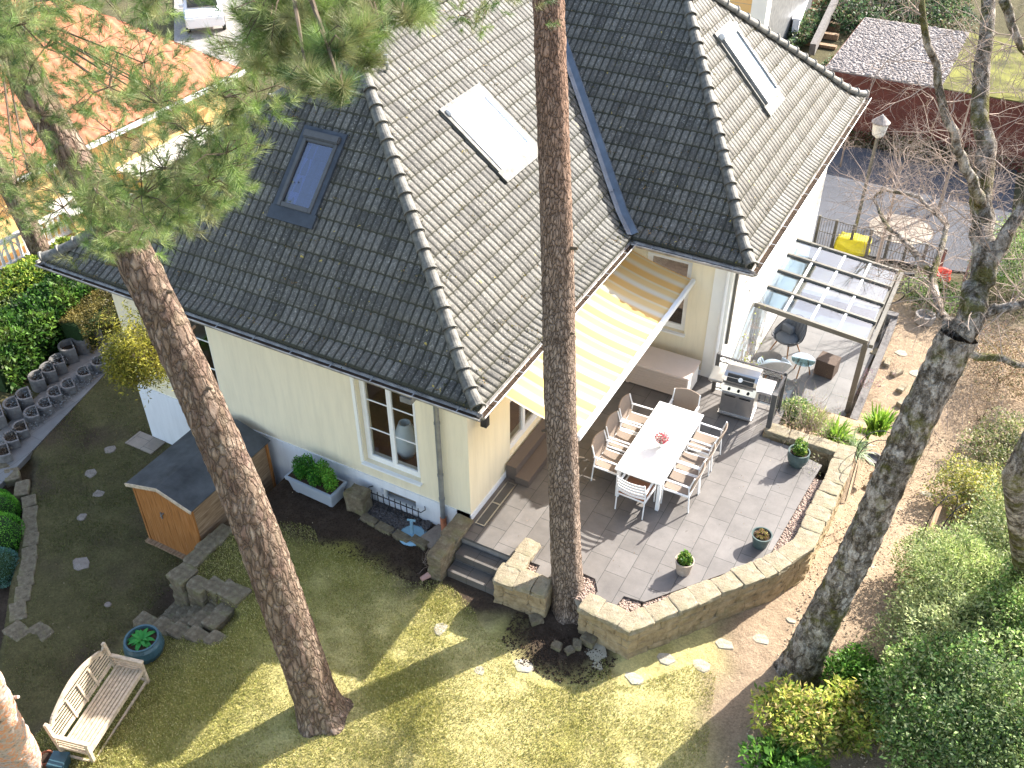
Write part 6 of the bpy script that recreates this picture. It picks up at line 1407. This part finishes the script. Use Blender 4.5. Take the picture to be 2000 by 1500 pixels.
# ------------------------------------------------------------------ background right
zA = -1.62
def sheet(name, px, z, mat, kind='structure'): return tag(MB().prism([tuple(at(*q, z))[:2] for q in px], z-.04, z).obj(name, mat), kind=kind)
sheet('driveway', [(1480, 470), (1600, 478), (1800, 520), (1960, 540), (1990, 300), (1860, 305), (1640, 285), (1500, 270)], zA+.02, 'asphalt')
o = MB().lathe([(.01, -.03), (.95, -.03), (.95, 0), (.01, 0)], 40).obj('paved_circle', 'beigeslab'); o.location = at(1760, 447, zA+.03); tag(o, kind='structure')
g0 = at(1620, 140, .75); 
Gx0, Gy0 = .3, 24.4
ga = thing('flat_roof_garage', 'low red brown garage with pebble and moss covered flat roof', 'garage', (Gx0, Gy0, -1.7))
MB().box(0.1, 16, .1, 6.5, 0, 2.3).obj('garage_wall', 'redwall', ga); MB().box(0, 16.1, 0, 6.6, 2.301, 2.42).obj('roof_edge', 'redwall', ga)
MB().box(0.05, 4.0, .05, 6.5, 2.42, 2.47).obj('gravel_roof', 'whitegravel', ga); MB().box(4.0, 16, .05, 6.5, 2.42, 2.46).obj('sedum_roof', simple('sedum', (.13, .13, .025), 1, var=.8, scale=1.3, bump=.8, bs=30), ga)
pebbles('roof_pebbles', [[(Gx0+.1, Gy0+.1), (Gx0+4, Gy0+.1), (Gx0+4, Gy0+6.4), (Gx0+.1, Gy0+6.4)]], .76, 5200, .06, 'whitegravel', 'large pale pebbles covering the garage roof')
p = at(1747, 275, -1.7); o = MB().box(-.1, .1, -.1, .1, 0, 2.3).obj('timber_post', 'teak'); o.location = p+Vector((0, -.4, 0)); tag(o, 'square pale timber post in front of the red brown garage', 'post')
p = at(1664, 475, zA); LP = thing('street_lamp', 'slim grey lamp post with a white lantern head beside the driveway', 'street lamp', tuple(p)); hL = 3.4
MB().tube([(0, 0, 0), (0, 0, hL)], .05, 12).obj('pole', 'greymetal', LP); MB().lathe([(.05, hL), (.17, hL+.1), (.22, hL+.45), (.06, hL+.62), (.01, hL+.7)], 16).obj('lantern', 'ltcush', LP)
MB().lathe([(.25, hL+.44), (.26, hL+.47), (.04, hL+.66)], 16).obj('lantern_cap', 'whitegravel', LP)
# fence line and gate beyond the canopy
FN = thing('wire_fence', 'low grey wire fence with posts behind the glass canopy', 'fence', tuple(at(1600, 480, zA)))
fa, fb = at(1590, 478, zA), at(1830, 545, zA); f = MB(); n_ = 7
for i in range(n_+1): p = fa.lerp(fb, i/n_)-FN.location; MB().box(p.x-.04, p.x+.04, p.y-.04, p.y+.04, 0, 1.0).obj('post', 'greymetal', FN)
for i in range(46): p = fa.lerp(fb, i/46)-FN.location; f.bar(p+Vector((0, 0, .05)), p+Vector((0, 0, .95)), .012)
for z in (.05, .5, .95): f.bar(fa-FN.location+Vector((0, 0, z)), fb-FN.location+Vector((0, 0, z)), .02)
f.obj('mesh_panel', 'greymetal', FN)
p = at(1662, 492, zA); o = thing('yellow_cart', 'bright yellow plastic tarp bundle behind the fence by the lamp post', 'tarp', tuple(p)); MB().rock((0, 0, .28), (.95, .45, .5), 5, 3, .25).obj('tarp', 'yellowcloth', o)
p = at(1828, 565, -1.6); o = MB().rock((0, 0, .3), (.45, .35, .55), 8, 3, .5).obj('red_cloth', 'redcloth'); o.location = p; tag(o, 'crumpled red plastic sheet behind the birch branch', 'plastic sheet')
BK = thing('bicycle', 'dark bicycle leaning by the canopy corner', 'bicycle', tuple(at(1775, 590, -1.62)), rad(35))
for x in (-.5, .5): MB().tube([(x+.33*math.cos(a), 0, .34+.33*math.sin(a)) for a in np.linspace(0, 6.283, 25)], .018, 6, cap=False).obj('wheel', 'black', BK)
MB().tube([(-.5, 0, .34), (-.1, 0, .32), (.35, 0, .78), (-.2, 0, .8), (-.5, 0, .34)], .018, 6).tube([(-.1, 0, .32), (-.22, 0, .9)], .018, 6).tube([(.5, 0, .34), (.33, 0, .95)], .018, 6).obj('frame', 'darkmetal', BK)
MB().bar((.33, -.28, .98), (.33, .28, .98), .03).obj('handlebar', 'darkmetal', BK); MB().rock((-.24, 0, .93), (.26, .14, .07), 2, 2, .05).obj('saddle', 'black', BK)
# neighbour house top centre
NH = thing('neighbour_house', 'ochre neighbour house corner with white corner pillar at the top edge', 'house', (-12, 27.6, -1.7))
MB().box(0, 8.6, 0, 10, 0, 6).obj('wall', 'yellow_w', NH); MB().box(8.6, 9.2, -.15, .5, 0, 6).obj('corner_pillar', 'plasterw', NH); MB().box(8.62, 8.75, .5, 10, 0, 6).obj('side_wall', 'zinc', NH)
for i in range(7): MB().box(.0, 8.59, -.012, 0, .5+i*.7, .515+i*.7).obj('facade_groove', 'dark', NH)
o = tag(MB().bar(at(1490, 64, -1.68)+Vector((0, 0, 1.0)), at(1560, -22, -1.68)+Vector((0, 0, 1.0)), .10, 2.0).obj('reed_screen', 'reed'), 'sunlit reed screen along the neighbour wall', 'screen')
sheet('ramp', [(1478, 66), (1535, 92), (1600, -40), (1545, -60)], zA+.02, 'asphalt')
RW = thing('ramp_wall', 'low white coped wall running beside the grey ramp', 'wall', tuple(at(1548, 84, zA))); e = at(1600, -60, zA)-RW.location
MB().bar((0, 0, .5), e+Vector((0, 0, .5)), .28, 1.0).obj('wall', 'plinth', RW); MB().bar((0, 0, 1.03), e+Vector((0, 0, 1.03)), .4, .07).obj('coping', 'plinth', RW)
f = thing('timber_steps', 'flight of dark earth and timber steps between ivy banks', 'steps', tuple(at(1600, 90, zA))); d = at(1625, -30, zA)-f.location
for i in range(9): q = d*(i/8); MB().box(q.x-.75, q.x+.75, q.y-.15, q.y+.15, 0, .12+i*.12).obj('step', 'greywood', f)
tag(MB().bar(at(1583, 115, zA)+Vector((0, 0, .4)), at(1650, -10, zA)+Vector((0, 0, 1.2)), .25, .5).obj('low_wall', 'concrete_p'), 'dark sloping retaining wall right of the timber steps', 'wall')
for c, r, n, lb in [((1580, 40), (.7, 2.5, .6), 5000, 'ivy bank between the ramp wall and the timber steps'), ((1690, 20), (2.6, 2.2, .9), 9000, 'dark ivy bank above the pebble roof'), ((1800, 20), (2.5, 2.2, 1.3), 8000, 'dark evergreen bushes at the top right'), ((1650, 120), (.9, 2., .35), 3000, 'ground ivy left of the garage roof')]:
    bush(lb, bxy(*c, -1), r, n, .15, [(.03, .07, .03), (.06, .12, .05), (.12, .10, .07), (.09, .16, .07)], .6, zb=-1.7)
bush('mossy low hedge in front of the red brown garage', bxy(1800, 300, -1.6), (3.4, .8, .5), 6000, .12, [(.07, .09, .03), (.12, .12, .05), (.15, .09, .06)], .4, zb=-1.7)

# ------------------------------------------------------------------ background left: neighbour house, car
NL = thing('neighbour_house', 'ochre neighbour house with orange clay tile roof and white bays at the upper left', 'house', (-17, 3, -1.7))
MB().box(-9, 0, 0, 9.6, 0, 3.3).obj('wall', 'yellow_w', NL)
for y0, y1 in ((1.9, 3.4), (4.6, 8.2)):
    wb = MB().box(0, 1.0, y0, y1, 0, 1.75).obj('bay', 'yellow_w', NL); MB().box(0, 1.12, y0-.1, y1+.1, 1.751, 1.86).obj('bay_roof', 'plasterw', wb)
for y0 in (2.3, 5, 6.6): MB().box(.0, .03, y0, y0+.9, 2.0, 3.1).obj('window', 'glass', NL)
def orange_slope(E, du, din, D, L, h, n1, n2):
    V = []; Fq = []; E, du, din = np.array(E, float), np.array(du, float), np.array(din, float); us = np.arange(0, L+.001, .06); nC = int(D/.3)
    for k in range(nC):
        for t, hh in ((k/nC, .05), ((k+1)/nC, .0)):
            for u in us:
                uc = min(max(u, n1*t), L-n2*t); p = E+du*uc+din*(t*D); V.append((p[0], p[1], p[2]+h*t+.045*abs(math.sin(u*math.pi/.3))+hh))
    m_ = len(us)
    for k in range(nC*2-1):
        for i in range(m_-1): Fq.append((k*m_+i, k*m_+i+1, (k+1)*m_+i+1, (k+1)*m_+i))
    return npobj('roof', np.array(V), Fq, 'orange_roof', NL)
orange_slope((.6, -.5, 3.2), (0, 1, 0), (-1, 0, 0), 5.1, 10.6, 3.6, 4.5, 4.5)
orange_slope((.6, 10.1, 3.2), (-1, 0, 0), (0, -1, 0), 4.5, 10.2, 3.6, 5.1, 5.1)
orange_slope((-9.6, -.5, 3.2), (1, 0, 0), (0, 1, 0), 4.5, 10.2, 3.6, 5.1, 5.1)
MB().box(.62, .72, -.5, 10.1, 3.12, 3.24).obj('gutter', 'white_metal', NL)
BR = thing('balustrade', 'white ornamental balustrade on the raised neighbour terrace at the left edge', 'balustrade', (-16.2, 0.4, -1.7))
MB().box(-2.5, 0, -3, 4.6, 0, 1.15).obj('terrace_wall', 'yellow_w', BR); MB().box(-.12, .02, -3, 4.6, 1.16, 1.24).obj('base_rail', 'white', BR); MB().box(-.12, .04, -3, 4.6, 1.86, 1.93).obj('top_rail', 'white', BR)
for i in range(38): MB().box(-.08, -.02, -3+i*.2, -2.93+i*.2, 1.24, 1.86).obj('baluster', 'white', BR)
f = MB()
for i in range(10): f.tube([(-.05, -3+i*.75+.3*(1-math.cos(a)), 1.3+.5*math.sin(a)) for a in np.linspace(0, 3.14, 9)], .02, 5)
f.obj('arches', 'white', BR)
tag(MB().prism([tuple(at(*q, -1.6))[:2] for q in [(340, 130), (420, 170), (520, 60), (470, -40), (340, -40)]], -1.7, -1.6).obj('driveway', 'concrete'), kind='structure')
CR = thing('parked_car', 'white car parked on the driveway behind the pine boughs', 'car', tuple(at(402, 42, -1.595)), math.atan2(*((at(388, -60, -1.6)-at(408, 90, -1.6)).yx)))
prof = [(-2.1, .35), (-2.1, .85), (-1.3, 1.0), (-.7, 1.45), (.9, 1.48), (1.7, 1.05), (2.15, .95), (2.15, .35)]
f = MB(); n_ = len(prof); v = [(x, -.86+(.12 if z > 1.2 else 0), z) for x, z in prof]+[(x, .86-(.12 if z > 1.2 else 0), z) for x, z in prof]
f.add(v, [tuple(range(n_)), tuple(range(2*n_-1, n_-1, -1))]+[(i, n_+i, n_+(i+1) % n_, (i+1) % n_) for i in range(n_)]); f.obj('body', 'carwhite', CR, bevel=.06)
f = MB(); f.add([(-1.27, -.68, 1.05), (-1.27, .68, 1.05), (-.75, .64, 1.43), (-.75, -.64, 1.43)], [(0, 1, 2, 3)]); f.obj('windscreen', 'black', CR, loc=(-.03, 0, .02))
f = MB(); f.add([(1.65, -.68, 1.1), (.93, -.64, 1.46), (.93, .64, 1.46), (1.65, .68, 1.1)], [(0, 1, 2, 3)]); f.obj('rear_window', 'black', CR, loc=(.03, 0, .02))
for s in (-1, 1):
    MB().box(-.7, .9, s*.80-.02, s*.80+.02, 1.08, 1.38).obj('side_window', 'black', CR)
    for x in (-1.35, 1.35):
        wh = MB().tube([(x, s*.72, .32), (x, s*.88, .32)], .32, 20).obj('tyre', 'black', CR); MB().tube([(x, s*.87, .32), (x, s*.89, .32)], .2, 14).obj('rim', 'zinc', wh)
    MB().box(-2.13, -2.09, s*.6-.15, s*.6+.15, .68, .82).obj('headlight', 'glass', CR); MB().rock((-.85, s*.95, 1.05), (.14, .2, .12), 3, 2, .05).obj('mirror', 'carwhite', CR)
bush('grey green conifer shrub in front of the ochre wall at the left edge', bxy(20, 590, -1), (1.0, 1.0, 1.1), 6000, .08, [(.10, .17, .08), (.18, .25, .13), (.26, .30, .12)], .3, zb=-1.6)
bush('loose brown green shrub between the pine trunk and the ochre wall', bxy(95, 520, -1.2), (.9, .7, .6), 2200, .07, [(.25, .2, .10), (.2, .24, .08)], .4, zb=-1.6)
bush('orange brown climber bush under the left roof corner', bxy(205, 560, -.6), (.6, .6, .9), 2600, .06, [(.35, .18, .04), (.14, .17, .03), (.2, .12, .04)], .5, zb=-1.5)
# floor vase and lamp seen through the corner window
o = thing('floor_vase', 'tall ribbed pale ceramic vase standing behind the corner window', 'vase', (-1.80, .62, .361)); MB().lathe([(.13, 0), (.20, .15), (.235, .4), (.20, .62), (.13, .8), (.12, .84), (.095, .84), (.09, .7)], 28).obj('vase', 'vase', o, smooth=True)
o = thing('floor_vase', 'green glass vase low behind the left window', 'vase', (-6.25, .6, .361)); MB().lathe([(.1, 0), (.15, .2), (.13, .4), (.05, .5)], 20).obj('vase', 'greenpot', o, smooth=True)
# fallen twigs and litter on the lawn
P = []
for _ in range(1300):
    x, y = rg.uniform(-9, 7), rg.uniform(-9, -.3)
    if math.hypot(x-2, y+1) < 3 or rg.random() < .35: P.append((x, y, float(gz(x, y))+.03))
o = leaves('leaf_litter', np.array(P), .03, [(.30, .20, .12), (.2, .13, .08), (.45, .36, .25)], up=2); tag(o, 'small brown fallen leaves and bark bits scattered over the lawn', 'leaf litter', kind='stuff')

# crumbs of soil and bark
P = [(rg.uniform(.2, 5.2), rg.uniform(-.3, 5.5), .006) for _ in range(260)]; P = [p for p in P if inpoly(p[0], p[1], PP)]
tag(leaves('needle_litter', np.array(P), .035, [(.25, .15, .08), (.35, .28, .18), (.12, .09, .06)], up=3, aspect=.25), 'scattered pine needles and bits of leaf on the terrace slabs', 'needle litter', kind='stuff')
def crumbs(label, fx, n, size, mat, cond):
    pts = []
    while len(pts) < n:
        x, y = rg.uniform(fx[0], fx[1]), rg.uniform(fx[2], fx[3])
        if cond(x, y): pts.append((x, y, float(gz(x, y))+.012))
    pts = np.array(pts); v = np.array([(1, 0, 0), (-1, 0, 0), (0, 1, 0), (0, -1, 0), (0, 0, .8), (0, 0, -.8)]); f = np.array([(0, 2, 4), (2, 1, 4), (1, 3, 4), (3, 0, 4), (2, 0, 5), (1, 2, 5), (3, 1, 5), (0, 3, 5)])
    sc = size*rng.uniform(.4, 1.5, (n, 1, 1))*rng.uniform(.6, 1.3, (n, 6, 1)); V = v[None]*sc+pts[:, None]; Fq = (f[None]+(np.arange(n)*6)[:, None, None]).reshape(-1, 3)
    tag(npobj('soil_crumbs', V.reshape(-1, 3), Fq, mat), label, 'soil', kind='stuff')
crumbs('dark crumbly soil crumbs in the bed along the house wall', (-4.2, .0, -1.5, -.08), 3500, .014, 'soil', lambda x, y: y < -.1)
crumbs('sandy crumbs on the dry ground around the birch', (5.9, 9.5, -2.5, 9), 6000, .015, 'teak', lambda x, y: rg.random() < .7)
crumbs('dark bark crumbs round the straight pine foot', (1.6, 3.6, -2.3, -1.15), 1300, .016, 'soil', lambda x, y: math.hypot((x-2.5)*.75, y+1.3) < .8)
